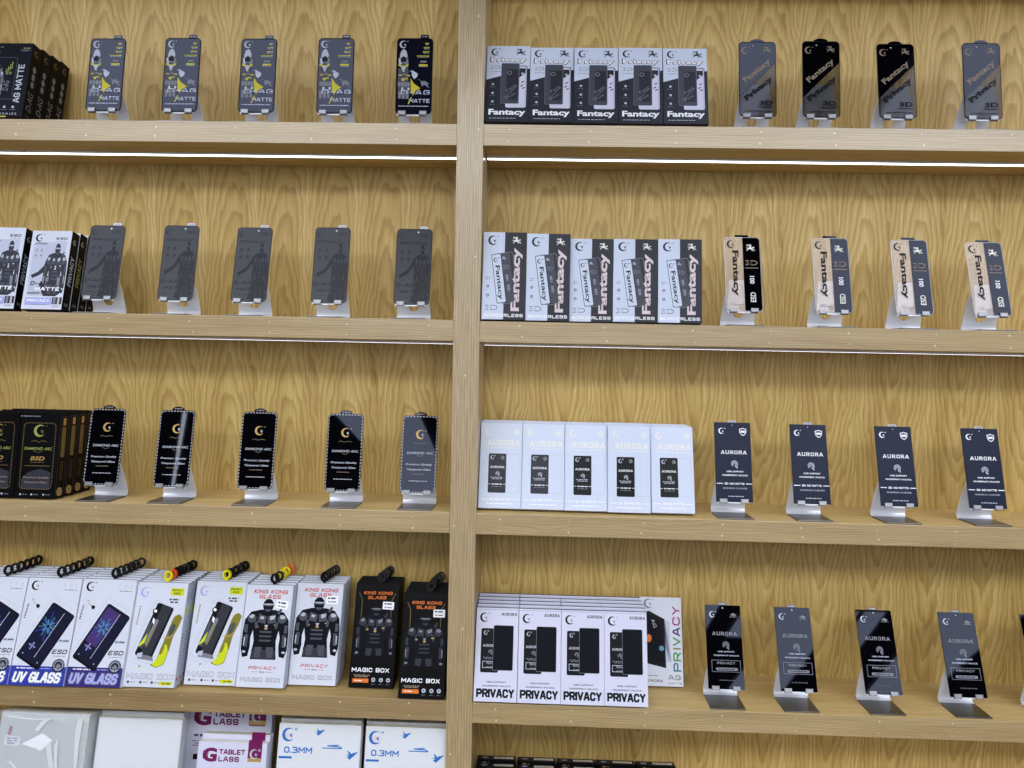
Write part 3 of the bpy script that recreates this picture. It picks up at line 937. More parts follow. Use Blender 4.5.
LEAN = {'1L': 7, '2L': 12.5, '3L': 11.5, '1R': 8, '2R': 15, '3R': 15.2, '4R': 21.8}
HGT = {'1L': .170, '2L': .175, '3L': .173, '1R': .171, '2R': .173, '3R': .176, '4R': .178}
FX = {'1L': [-.789, -.618, -.447, -.274, -.100], '2L': [-.798, -.625, -.460, -.281, -.097], '3L': [-.792, -.632, -.442, -.245, -.077],
      '1R': [.645, .780, .942, 1.121], '2R': [.629, .821, .993, 1.158], '3R': [.620, .788, .975, 1.164], '4R': [.615, .773, .957, 1.139, 1.322]}
FLEAN = {'1L': [8.2, 6.8, 6.8, 5.4, 4.6], '2L': [13.6, 11.6, 13.4, 11, 11.4], '3L': [12, 12, 11, 9.6, 11.2], '1R': [8.2, 6.8, 9.6, 7.6],
         '2R': [14.8, 14.2, 15, 17.2], '3R': [14.2, 15.4, 15.6, 15.6], '4R': [19.6, 21.8, 23, 21.8, 22]}
def halves(W, H):
    f = rounded(W, H, .009)
    return [(clip(f, 1, 0, W * .02), CLEAR), (clip(f, -1, 0, -W * .02), GLOSS)]
def diag(W, H):
    f = rounded(W, H, .009)
    dx, dz = .94 * W, .44 * H          # from left .25 H to right .68 H
    nx, nz = -dz, dx
    c = nx * (-W / 2) + nz * (.255 * H)
    return [(clip(f, nx, nz, c), TINT), (clip(f, -nx, -nz, -c), GLOSS)]
ROWNAME = {'1L': 'top left shelf', '2L': 'second left shelf', '3L': 'third left shelf', '4L': 'fourth left shelf', '1R': 'top right shelf', '2R': 'second right shelf', '3R': 'third right shelf', '4R': 'fourth right shelf'}
ORD = ['first', 'second', 'third', 'fourth', 'fifth', 'sixth', 'seventh']
FDESC = {'1L': 'dark navy phone film with hooded figure print', '2L': 'grey matte phone film with shadowy figure print', '3L': 'black phone film with gold crescent and dashed border',
         '1R': 'two-tone phone film with diagonal lettering', '2R': 'half clear, half dark phone film with sideways lettering', '3R': 'square-cornered navy phone film with shield mark',
         '4R': 'square-cornered black phone film with framed privacy text'}
for k in FX:
    H = HGT[k]; n = len(FX[k])
    if k == '1L':
        proto = make_film(W0, H, .010, [(None, GLOSSNAVY)], film_hood(H), (.021, .019, .0075, False, GLOSSNAVY, PALE))
    elif k == '2L':
        proto = make_film(W0, H, .010, [(None, MATTE)], film_matte(H), (.02, .018, .006, False, WHITE, GREY))
    elif k == '3L':
        proto = make_film(W0, H, .009, [(None, GLOSS)], film_gold(H), (0.0, .03, .008, True, GLOSS, SILVER))
    elif k == '1R':
        proto = make_film(W0, H, .009, diag(W0, H), film_fantacy(H), (0.0, .03, .006, True, GLOSS, None))
    elif k == '2R':
        proto = make_film(W0, H, .009, halves(W0, H), film_half(H), (0.0, .03, .005, False, GLOSS, None))
    elif k == '3R':
        proto = make_film(W0, H, .0012, [(None, SATIN)], film_satin(H), (0.0, .019, .0048, False, PALE, GREY))
    else:
        proto = make_film(W0, H, .0022, [(None, GLOSS)], film_privacy(H), (0.0, .024, .006, True, GREY, PURE))
    for i, X in enumerate(FX[k]):
        rot = (-math.radians(FLEAN[k][i]), 0, 0)
        fz = FZR.get(k, FZ)
        z = TOP[k] + fz
        o = proto if i == 0 else dup(proto, (0, 0, 0), rot)
        o.location = (X, FY, z); o.rotation_euler = rot
        side = 'left'
        where = '%s from %s, %s' % (ORD[i], side, ROWNAME[k])
        tag(o, FDESC[k] + ', ' + where, 'screen protector', 'phone films on stands, ' + ROWNAME[k])
        key = (FLEAN[k][i], fz)
        if key not in STAND:
            STAND[key] = s = make_stand(*key)
        else:
            s = dup(STAND[key], (0, 0, 0), (0, 0, 0))
        s.location = (X - .002, .045, TOP[k] + .0001); s.rotation_euler = (0, 0, 0)
        tag(s, 'silver metal stand holding a film, %s from left on the %s' % (ORD[i], ROWNAME[k]), 'display stand', 'metal display stands, ' + ROWNAME[k])

# ------------------------------------------------------------------ boxes
def make_box(name, W, H, T, front, side, top, art, side_art=None, top_art=None):
    b = MB()
    def pick(n):
        if n.y < -.6: return front
        if abs(n.x) > .6: return side
        if n.z > .6: return top
        return side
    b.box(-W / 2, W / 2, 0, T, 0, H, pick, .0008)
    b.art(art, lambda u, v, e: (u - W / 2, -e, v))
    if side_art:
        b.art(side_art, lambda u, v, e: (W / 2 + e, u, v))
    if top_art:
        b.art(top_art, lambda u, v, e: (u - W / 2, v, H + e))
    return link(name, b.mesh(name))

RINGS = {}
def ring_mesh(mat):
    """plastic hanging ring with a clip foot"""
    if mat.name in RINGS:
        return RINGS[mat.name]
    b = MB(); n = 20; R, r, h = .0104, .006, .0028
    for i in range(n):
        a, c = 2 * PI * i / n, 2 * PI * (i + 1) / n
        def p(rad, y, t):
            return (rad * math.cos(t) * 1.0, y, rad * math.sin(t) * 1.1)
        for q in ([(R, -h), (R, h)], [(R, h), (r, h)], [(r, h), (r, -h)], [(r, -h), (R, -h)]):
            b.face([p(q[0][0], q[0][1], a), p(q[0][0], q[0][1], c), p(q[1][0], q[1][1], c), p(q[1][0], q[1][1], a)], mat, True)
    b.box(-.003, .003, -.0018, .0018, -.0140, -.0102, lambda n_: mat, .0004)
    RINGS[mat.name] = b.mesh('hanging_ring')
    return RINGS[mat.name]

def pile(k, proto, X, y0, lean, T, n, pitch, desc, group, cat='box', rings=None, words=None, H=None):
    """n leaning boxes one behind the other, resting on their lower rear edges"""
    a = math.radians(lean)
    out = []
    for i in range(n):
        loc = (X + random.uniform(-.0006, .0008) * (i > 0), y0 + i * pitch, TOP[k] + T * math.sin(a) + .0004)
        rot = (-a, 0, 0)
        o = proto if i == 0 else dup(proto, loc, rot)
        o.location = loc; o.rotation_euler = rot
        if n == 1:
            lab = desc
        elif i == 0:
            lab = desc + ', front of its pile'
        elif i == n - 1:
            lab = desc + ', rearmost of its pile'
        else:
            lab = desc + ', %s from front' % ORD[i]
        tag(o, lab, cat, group)
        out.append(o)
    if rings:
        for i, (o, c) in enumerate(zip(out, rings)):
            link('hanging_ring', ring_mesh(c), o, (.006 + .0022 * i + random.uniform(-.001, .001), T / 2, H + .0138), (0, 0, random.uniform(-.25, .25)))
    return out

def eff(H, T, lean):
    return H - T * math.tan(math.radians(lean))

# ---- 1R: slanted two-tone boxes
def art_slant(W, H):
    a = Art(W, H)
    a.poly([(0, 0), (1, 0), (1, .7), (0, .545)], CHAR, 1)
    a.logo(.19, .915, .095, CHAR, 2); a.rider(.79, .912, .25, CHAR, 2)
    a.text('Privacy', .5, .806, .85, .175, DGREY, 2, bold=.06); a.text('Privacy', .5, .808, .8, .145, PURE, 3, bold=.025)
    a.text('3D', .21, .71, .22, .09, GREY, 2, bold=.01); a.text('3D', .21, .71, .19, .06, COOL, 3); a.bars(.21, .655, .22, GREY, 2, 1, .012)
    a.rr(.69, .455, .5, 1.12, .05, BLACK, 2); a.rr(.69, .455, .475, 1.09, .045, PALE, 3); a.rr(.68, .455, .43, 1.05, .04, LILAC, 4)
    a.poly([(.47, .45), (.9, .64), (.9, .7), (.47, .7)], CHAR, 5)
    for u, v, r in ((.78, .6, .03), (.84, .52, 20), (.82, .47, -20), (.86, .44, 30)):
        a.rr(u, v, .07, .025, .008, BLACK, 5, 35)
    a.disc(.83, .63, .03, PALE, 6, 10)
    a.rr(.55, .5, .42, 1.06, .035, GREY, 6); a.rr(.55, .5, .405, 1.045, .03, DGREY, 7)
    a.rr(.6, .485, .26, .8, .04, CHAR, 8)
    a.ring(.53, .64, .055, .018, GREY, 9, 14)
    a.text('Fant', .58, .44, .26, .07, GREY, 9, rot=38); a.line(.42, .3, .7, .46, .012, GREY, 9); a.text('Priv', .58, .34, .24, .07, GREY, 9, rot=38)
    for v in (.475, .36, .25):
        a.disc(.16, v + .012, .03, PALE, 2, 9); a.bars(.15, v - .025, .12, GREY, 2, 1, .012)
    a.text('Fantacy', .5, .115, .84, .19, PURE, 10, bold=.036)
    a.bars(.4, .045, .6, PALE, 10, 1, .014)
    return a
T = .026
for i, (X, L_) in enumerate(zip((.1055, .2005, .2955, .391, .487), (15, 15, 13, 13, 14))):
    h = .188
    if i == 0:
        proto = make_box('retail_box', .0945, h, T, COOL, CHAR, COOL, art_slant(.0945, h)); o = proto
    else:
        o = dup(proto, (0, 0, 0), (0, 0, 0))
    o.scale = (1, 1, (.1865, .183, .1795, .1805, .1815)[i] / h)
    pile('1R', o, X, .006, L_, T, 1, 0, 'white and charcoal box with slanted split, %s from left on the top right shelf' % ORD[i], 'slant-split boxes on the top right shelf')

# ---- 2R: boxes with tall sideways lettering
def art_tall(W, H):
    a = Art(W, H)
    a.rect(.5, 0, 1, 1, CHAR, 1)
    a.logo(.22, .905, .11, CHAR, 2); a.rider(.78, .905, .22, PEARL, 2)
    a.text('Fantacy', .79, .46, 1.44, .25, PINK, 2, rot=90, bold=.036)
    r = 8
    a.frame(.56, .475, .42, 1.16, .07, .012, GREY, 3, r)
    a.rr(.5, .475, .37, 1.12, .05, DGREY, 4, r)
    a.rr(.38, .468, .225, 1.13, .03, BLACK, 5, r); a.rr(.38, .468, .2, 1.1, .025, COOL, 6, r)
    a.logo(.3, .68, .055, CHAR, 7); a.text('Fantacy', .38, .42, .78, .13, BLACK, 7, rot=-90 + r, bold=.02)
    a.rider(.49, .7, .1, PALE, 7); a.text('3D', .53, .6, .14, .09, GREY, 7, rot=-4); a.text('001', .57, .48, .13, .055, PALE, 7, rot=-90 + r); a.text('ESD', .61, .36, .14, .055, PALE, 7, rot=-90 + r)
    a.bars(.13, .48, .1, GREY, 2, 2, .016, .04)
    for v in (.38, .275):
        a.ring(.13, v, .035, .018, DGREY, 2, 10); a.bars(.13, v - .04, .1, PALE, 2, 1, .012)
    a.text('3D', .22, .135, .29, .12, GREY, 2, bold=.02); a.text('3D', .22, .135, .25, .085, COOL, 3)
    a.block('BORDERLESS', .5, .048, .9, .072, PURE, 3, .21)
    return a
for i, (X, y, h, L_) in enumerate(((.1065, .003, .193, 8), (.2015, .003, .190, 6), (.2955, .012, .182, 6), (.389, .008, .183, 8), (.485, .006, .184, 8))):
    if i == 0:
        proto = make_box('retail_box', .094, .187, T, COOL, CHAR, COOL, art_tall(.094, .187)); o = proto
    else:
        o = dup(proto, (0, 0, 0), (0, 0, 0))
    o.scale = (1, 1, h / .187)
    pile('2R', o, X, y, L_, T, 1, 0, 'pale and charcoal box with tall sideways lettering, %s from left on the second right shelf' % ORD[i], 'sideways-lettered boxes on the second right shelf')

# ---- 3R: pale boxes with a black film picture
def art_pale(W, H, film):
    a = Art(W, H)
    a.rect(0, .993, 1, 1, PALE, 1); a.rect(.99, 0, 1, 1, PALE, 1)
    a.logo(.2, .89, .085, PEARL, 2); a.shield(.86, .89, .14, PEARL, 2)
    a.slab('AURORA', .56, .76, .78, .14, PEARL, 2)
    a.bars(.56, .7, .7, PEARL, 2, 1, .016)
    a.frame(.72, .41, .44, .92, .02, .008, PALE, 2)
    a.rr(.42, .405, .42, .93, .03, film, 3)
    a.logo(.3, .585, .05, PALE, 4); a.disc(.54, .585, .045, GREY, 4, 10); a.bars(.54, .585, .07, film, 5, 1, .02)
    a.slab('AURORA', .42, .475, .33, .05, PURE, 4, .02)
    a.finger(.43, .4, .1, SILVER, 4)
    a.bars(.42, .355, .3, PALE, 4, 2, .016, .035)
    a.rect(.21, .275, .27, .28, PURE, 4); a.rect(.57, .275, .63, .28, PURE, 4); a.bars(.42, .277, .24, PURE, 4, 1, .022); a.bars(.42, .25, .24, GREY, 4, 1, .014)
    a.block('3D AG MATTE', .5, .105, .5, .05, PURE, 2, .24); a.rect(.05, .1, .22, .108, PURE, 2); a.rect(.78, .1, .95, .108, PURE, 2)
    a.bars(.5, .055, .6, PURE, 2, 1, .024)
    return a
T = .0225
P3 = {}
for i, (X, y, L_) in enumerate(((.1058, .034, 16), (.2005, .032, 17), (.2952, .030, 17), (.3898, .028, 14), (.486, .030, 17))):
    h = eff(.199, T, L_)
    film = CHAR if i < 2 else BLACK
    if film.name not in P3:
        P3[film.name] = make_box('retail_box', .094, .1925, T, COOL, COOL, WHITE, art_pale(.094, .1925, film)); o = P3[film.name]
    else:
        o = dup(P3[film.name], (0, 0, 0), (0, 0, 0))
    pile('3R', o, X, y - .006, L_, T, 4, .0242, 'pale box with small film picture, %s pile, third right shelf' % ORD[i], 'pale boxes on the third right shelf')

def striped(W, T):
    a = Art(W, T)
    a.rect(.01, .6, .99, .86, PALE, 1); a.rect(.0, .88, 1, 1, DGREY, 1); a.rect(.01, .42, .99, .5, GREY, 1)  # pale bands, with the gap's shade painted as a dark rear strip
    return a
def edged(W, T):
    a = Art(W, T); a.rect(.01, .66, .99, .9, PALE, 1); a.rect(0, .9, 1, 1, GREY, 1); return a  # grey rear strip paints in the shade of the gap behind
# ---- 4R: lilac white boxes with big PRIVACY
def art_privacy(W, H):
    a = Art(W, H)
    a.rect(0, .990, 1, 1, DGREY, 1); a.rect(0, .965, 1, .978, PALE, 1)  # dark top line is painted shade between stacked boxes
    a.logo(.19, .885, .105, BLACK, 2, GREY); a.slab('AURORA', .78, .925, .36, .065, BLACK, 2, .02)
    a.rr(.34, .535, .42, .98, .035, BLACK, 2)
    a.logo(.24, .72, .05, SILVER, 3); a.slab('AURORA', .33, .585, .3, .055, SILVER, 3, .02); a.finger(.36, .52, .1, GREY, 3); a.bars(.34, .46, .3, GREY, 3, 2, .014, .03)
    a.frame(.36, .385, .36, .15, .005, .012, PALE, 3); a.text('PRIVACY', .4, .4, .25, .045, SILVER, 3); a.bars(.38, .36, .2, GREY, 3, 1, .025)
    a.rr(.655, .565, .475, 1.005, .035, GREY, 4); a.rr(.655, .565, .462, .99, .03, NAVY, 5)
    a.text('100% SUPPORT', .52, .205, .46, .036, CHAR, 2, bold=.02); a.text('FINGERPRINT UNLOCK', .53, .165, .66, .036, CHAR, 2, bold=.02)
    a.block('PRIVACY', .5, .09, .88, .19, BLACK, 2, .24, aspect=.66)
    return a
T = .0232
TOPCOL = [LILAC, LILAC, LILAC, LILAC, LILAC]
for i, (X, L_) in enumerate(((.1062, 17.5), (.2012, 17.5), (.2958, 17.5), (.3903, 18))):
    if i == 0:
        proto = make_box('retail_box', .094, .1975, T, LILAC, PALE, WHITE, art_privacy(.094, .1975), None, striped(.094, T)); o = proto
    else:
        o = dup(proto, (0, 0, 0), (0, 0, 0))
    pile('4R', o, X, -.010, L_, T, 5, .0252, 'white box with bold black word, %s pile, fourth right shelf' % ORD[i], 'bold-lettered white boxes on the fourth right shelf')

def art_rainbow(W, H):
    a = Art(W, H)
    a.logo(.2, .925, .11, GREY, 2)
    cols = [TEAL, GREEN, LIMED, GREEN, VIOLET, MAGENTA, MAGENTA]
    for c, s, v in zip(cols, 'PRIVACY', (.215, .33, .42, .5, .61, .73, .85)):
        a.block(s, .865, v, .2 if s != 'I' else .036, .185, c, 2, .19, rot=90)
    a.poly([(.04, .26), (.6, .2), (.58, .75), (.22, .84), (.06, .82)], BLACK, 2)
    a.poly([(.1, .3), (.55, .25), (.53, .72), (.24, .79), (.1, .78)], NAVY, 3)
    a.ell(.2, .53, .07, .09, ORANGE, 4); a.text('AG', .33, .7, .2, .08, PALE, 4, rot=-70)
    a.poly([(.22, .84), (.7, .72), (.72, .27), (.6, .27), (.58, .75)], PALE, 1)
    a.disc(.5, .42, .06, CYAN, 4, 10)
    a.slab('AURORA', .3, .06, .42, .055, BLACK, 2, .02); a.bars(.26, .115, .3, GREY, 2, 1, .02)
    a.block('AG', .79, .1, .3, .11, GREY, 2, .2); a.block('MATTE', .8, .035, .32, .05, GREY, 2, .2)
    return a
h = eff(.204, .02, 19)
o = make_box('retail_box', .097, h, .02, WHITE, PALE, WHITE, art_rainbow(.097, h))
pile('4R', o, .486, .100, 17.5, .02, 1, 0, 'white box with rainbow sideways lettering set back beside the lettered piles', None)

# ---- 1L: black boxes with silver sideways lettering
def art_dark(W, H):
    a = Art(W, H)
    a.logo(.16, .9, .1, SILVER, 2)
    a.bars(.86, .93, .16, GREENGOLD, 2, 1, .025); a.bars(.84, .905, .24, GREY, 2, 2, .012, .025)
    a.frame(.36, .52, .66, 1.08, .06, .012, DGREY, 2)
    for k in range(4):
        a.rr(.46 + k * .04, .62 + k * .025, .02, .1 + k * .03, .004, GREENGOLD, 2)
    a.bars(.52, .6, .14, GREENGOLD, 2, 2, .02, .04); a.text('D-AG', .5, .42, .26, .14, GREY, 2, rot=90, shear=.2)
    a.figure(.06, .25, .42, .74, DGREY, GREY, SILVER, YELLOW, 3)
    a.block('AG MATTE', .8, .45, .98, .15, SILVER, 2, .18, rot=90, aspect=.8)
    for u in (.35, .55, .75):
        a.disc(u, .135, .03, PALE, 2, 9); a.bars(u, .1, .13, GREY, 2, 1, .012)
    a.text('SERIES', .66, .045, .4, .045, PALE, 2, sp=1.3)
    a.rect(.02, .0, .62, .015, YELLOW, 2)
    return a
def side_dark(T, H):
    a = Art(T, H)
    a.logo(.5, .89, .24, DGOLD, 2)
    for v in (.68, .58, .48):
        a.ell(.5, v, .17, .26, GREY, 2, 12)
    a.text('D-AG', .5, .25, 1.5, .5, GREY, 2, rot=90, shear=.2)
    a.bars(.5, .06, .5, DGREY, 2, 2, .05, .1)
    return a
T = .0305
h = eff(.187, T, 12.5)
o = make_box('retail_box', .095, h, T, NAVY, JET, JET, art_dark(.095, h), side_dark(T, h))
pile('1L', o, -1.0025, .010, 12.5, T, 4, .0333, 'black box with silver sideways lettering on the top left shelf', 'black boxes on the top left shelf')

# ---- 2L: white boxes with black sides
def art_armour(W, H):
    a = Art(W, H)
    a.logo(.2, .905, .1, BLACK, 2, CHAR); a.block('ESD', .76, .9, .28, .06, CHAR, 2, .24); a.bars(.76, .865, .26, GREY, 2, 1, .012)
    a.poly([(.08, .32), (.08, .82), (.14, .85), (.9, .85), (.9, .22), (.8, .17), (.1, .17)], PALE, 1)
    for k in range(9):
        a.line(.1 + k * .035, .82, .13 + k * .035, .845, .014, CHAR, 3)
        a.line(.1 + k * .035, .19, .13 + k * .035, .215, .016, BLACK, 9)
    for u, v in ((.17, .75), (.3, .75), (.17, .68), (.3, .68)):
        a.disc(u, v, .026, GREY, 2, 8); a.bars(u, v - .025, .08, GREY, 2, 1, .01)
    a.figure(.42, .18, .98, .84, CHAR, DGREY, SILVER, PALE, 3)
    a.poly([(.5, .58), (.44, .47), (.3, .42), (.16, .39), (.12, .43), (.2, .45), (.28, .47), (.4, .54), (.5, .66)], CHAR, 3)
    a.poly([(.36, .3), (.5, .42), (.92, .42), (.9, .2), (.8, .165), (.5, .165)], CHAR, 3)
    a.poly([(.5, .4), (.58, .41), (.56, .26), (.5, .24)], GREY, 4); a.poly([(.78, .41), (.86, .4), (.86, .26), (.8, .24)], GREY, 4)
    a.block('D-AG', .36, .325, .42, .1, BLACK, 9, .22, shear=.15); a.block('MATTE', .58, .255, .6, .09, PURE, 10, .24, shear=.1)
    a.rr(.4, .1, .66, .19, .01, LAV, 2); a.block('PRIVACY', .4, .11, .56, .07, PURE, 3, .24); a.bars(.4, .06, .42, GREY, 3, 1, .014)
    a.rr(.86, .11, .24, .18, .005, CHAR, 2); a.rr(.8, .11, .06, .17, .004, GREY, 3); a.rr(.9, .11, .05, .17, .004, SILVER, 3); a.bars(.86, .045, .22, GREY, 2, 2, .012, .022)
    return a
def side_armour(T, H, c):
    a = Art(T, H)
    a.logo(.5, .87, .22, SILVER, 2)
    a.block('PRIVACY', .5, .5, 2.5, .46, c, 2, .18, rot=90, shear=.15)
    a.bars(.5, .09, .5, GREY, 2, 3, .05, .09)
    return a
T = .0268
h = eff(.190, T, 13)
A2 = art_armour(.091, h)
white = make_box('retail_box', .091, h, T, WHITE, JET, WHITE, A2, side_armour(T, h, PALE))
green = make_box('retail_box', .091, h, T, WHITE, JET, WHITE, A2, side_armour(T, h, GREENGOLD))
o2 = dup(white, (0, 0, 0), (0, 0, 0))
o2.scale = (1, 1, 1.035)
pile('2L', o2, -1.019, .010, 13, T, 1, 0, 'white box with black side at the left end of the second left shelf', 'white armour boxes on the second left shelf')
pile('2L', white, -.912, .010, 13, T, 1, 0, 'white box with pale side lettering, front of the right pile, second left shelf', 'white armour boxes on the second left shelf')
a13 = math.radians(13)
for i in range(1, 4):
    o = green if i == 1 else dup(green, (0, 0, 0), (0, 0, 0))
    o.location = (-.912, .010 + i * .0297, TOP['2L'] + T * math.sin(a13) + .0004); o.rotation_euler = (-a13, 0, 0)
    tag(o, ('white box with green side lettering behind the pale-lettered one, second left shelf', 'black-sided white box behind the green-lettered one, second left shelf', 'rearmost black-sided white box of the pile, second left shelf')[i - 1],
        'box', 'white armour boxes on the second left shelf')

# ---- 3L: black and gold boxes
def art_gold(W, H):
    a = Art(W, H)
    a.bars(.24, .955, .5, GREY, 2, 1, .026)
    a.frame(.5, .49, .8, 1.62, .1, .022, DGOLD, 2, 0, .03)
    a.logo(.5, .785, .15, GREENGOLD, 2, DGOLD)
    a.path([(.3, .655), (.4, .67), (.5, .65), (.6, .67), (.7, .655)], .012, DGOLD, 2)
    a.text('DIAMOND ARC', .5, .575, .7, .07, GREENGOLD, 2, bold=.015, shear=.12)
    a.path([(.38, .545), (.5, .53), (.62, .545)], .01, DGOLD, 2)
    a.text('BSD', .5, .46, .36, .1, GOLD, 2, bold=.02, shear=.2); a.bars(.5, .415, .34, DGOLD, 2, 1, .014)
    a.rect(.18, .37, .82, .376, DGOLD, 2)
    a.poly([(.14, .1), (.86, .1), (.86, .3), (.6, .34), (.3, .3), (.14, .22)], CHAR, 1)
    a.text('Premium Quality', .5, .235, .66, .06, TAUPE, 3, bold=.015, shear=.2); a.text('Tempered Glass', .5, .18, .58, .06, TAUPE, 3, bold=.015, shear=.2)
    for u in (.2, .48, .78):
        a.disc(u - .06, .04, .024, PALE, 2, 8); a.bars(u + .05, .04, .11, GREY, 2, 1, .018)
    return a
def side_gold(T, H):
    a = Art(T, H)
    a.frame(.5, .5, .86, H / T * .93, .1, .03, DGREY, 2)
    a.rr(.5, .66, .42, 2.1, .05, DGOLD, 3); a.rr(.5, .9, .3, .5, .05, GOLD, 3)
    a.bars(.42, .42, .12, DGOLD, 3, 9, .06, .15, 4); a.bars(.62, .42, .12, DGOLD, 3, 9, .06, .15, 6)
    a.disc(.5, .075, .3, GOLD, 3, 16); a.disc(.5, .075, .18, TAUPE, 4, 12)
    return a
T = .0322
h = eff(.194, T, 7.4)
proto = make_box('retail_box', .0905, h, T, JET, JET, NAVY, art_gold(.0905, h), side_gold(T, h))
o2 = dup(proto, (0, 0, 0), (0, 0, 0))
pile('3L', o2, -1.0225, .012, 7.4, T, 4, .0334, 'black and gold box, left pile of the third left shelf', 'black and gold boxes on the third left shelf')
pile('3L', proto, -.928, .012, 7.4, T, 4, .0334, 'black and gold box, pile nearest the black films', 'black and gold boxes on the third left shelf')

# ---- 4L: hanging boxes
def art_uv(W, H, band):
    a = Art(W, H)
    a.rect(0, .993, 1, 1, GREY, 1)  # grey top line paints the shaded gap to the next box
    a.rect(0, 0, 1, .175, band, 1)
    a.logo(.16, .92, .085, BLACK, 2, GREY)
    for u in (.7, .81, .92):
        a.ring(u, .935, .02, .01, PALE, 2, 8); a.bars(u, .915, .07, PALE, 2, 1, .01)
    a.bars(.82, .885, .22, GREY, 2, 1, .014)
    a.bars(.06, .66, .03, GREY, 2, 1, .01)
    for k in range(7):                              # upright print too small to read
        a.line(.06 + k * .004, .61 + k * .02, .062 + k * .004, .622 + k * .02, .028, INDIGO, 2)
    a.line(.15, .79, .25, .735, .03, GREY, 2); a.line(.16, .785, .24, .745, .014, PURE, 3); a.disc(.27, .725, .035, BLACK, 3, 12)
    r = -28
    a.frame(.47, .51, .44, 1.08, .04, .008, PALE, 2, r)
    a.rr(.515, .452, .51, 1.07, .045, BLACK, 3, r); a.rr(.515, .457, .465, 1.0, .04, NIGHT, 4, r)
    def tp(x, y):                       # point in the tilted picture, widths
        q = a.turn([(x * W, y * W)], (0, 0), r)[0]
        return (.515 + q[0] / W, .457 + q[1] / H)
    c = tp(-.03, .16)
    a.poly([tp(-.215, -.2), tp(.02, -.2), tp(.05, .3), tp(.05, .47), tp(-.215, .47)], VIOLET if band is INDIGO else TEAL if band is None else NIGHT, 5)
    for k in range(18):
        th = 2 * PI * k / 18 + .1; l = .12 + .07 * ((k * 7) % 3)
        e = (-.06 + l * math.cos(th), .14 + l * math.sin(th)); e = (max(min(e[0], .07), -.21), e[1])
        m1 = tp(-.06 + .03 * math.cos(th), .14 + .03 * math.sin(th)); m2 = tp(*e)
        a.line(m1[0], m1[1], m2[0], m2[1], .018, (CYAN, TEAL, BLUE)[k % 3], 6)
    for k in range(8):
        th = 2 * PI * k / 8
        m1 = tp(-.1, -.26); m2 = tp(-.1 + .07 * math.cos(th), -.26 + .07 * math.sin(th)); a.line(m1[0], m1[1], m2[0], m2[1], .016, (LAV, VIOLET)[k % 2], 6)
    m1, m2 = tp(.06, .47), tp(.06, -.4); a.line(m1[0], m1[1], m2[0], m2[1], .01, PALE, 7)
    for x in (-.17, .17):
        m = tp(x, -.44); a.disc(m[0], m[1], .012, PALE, 7, 8)
    a.rr(.87, .41, .2, .05, .005, PALE, 2); a.bars(.87, .41, .17, DGREY, 3, 1, .02)
    a.block('ESD', .83, .31, .27, .075, BLACK, 2, .2, shear=.3); a.bars(.83, .27, .24, GREY, 2, 1, .01)
    a.disc(.85, .185, .1, CHAR, 3, 20); a.ring(.85, .185, .085, .01, PALE, 4, 16); a.ring(.85, .185, .115, .012, NIGHT, 3, 20); a.poly([(.8, .18), (.85, .205), (.9, .18), (.88, .165), (.82, .165)], GREY, 4); a.bars(.85, .155, .1, PALE, 4, 1, .014)
    a.bars(.28, .155, .36, PURE, 2, 1, .018); a.bars(.64, .155, .2, LAV, 2, 1, .014)
    a.block('UV GLASS', .5, .075, .88, .195, GREY, 2, .27, shear=.2); a.block('UV GLASS', .5, .075, .86, .175, PURE if band is BLUE else LAV, 3, .21, shear=.2)
    return a
RB, RY, RO = RINGBLACK, RINGYELLOW, RINGORANGE
T = .0165
h = eff(.237, T, 18)
uvb = make_box('retail_box', .1245, h, T, WHITE, WHITE, PACKWHITE, art_uv(.1245, h, BLUE), None, edged(.1245, T))
uvi = make_box('retail_box', .1245, h, T, WHITE, WHITE, PACKWHITE, art_uv(.1245, h, INDIGO), None, edged(.1245, T))
uv2 = dup(uvb, (0, 0, 0), (0, 0, 0))
G4 = 'hanging boxes on the fourth left shelf'
pile('4L', uv2, -1.037, -.010, 18, T, 6, .0182, 'white box with blue band, leftmost pile on fourth left shelf', G4, rings=[RB] * 6, H=h)
pile('4L', uvb, -.911, -.009, 18, T, 6, .0182, 'white box with blue band and tilted phone', G4, rings=[RB] * 6, H=h)
pile('4L', uvi, -.785, -.006, 18, T, 6, .0180, 'white box with indigo band and tilted phone', G4, rings=[RB] * 6, H=h)

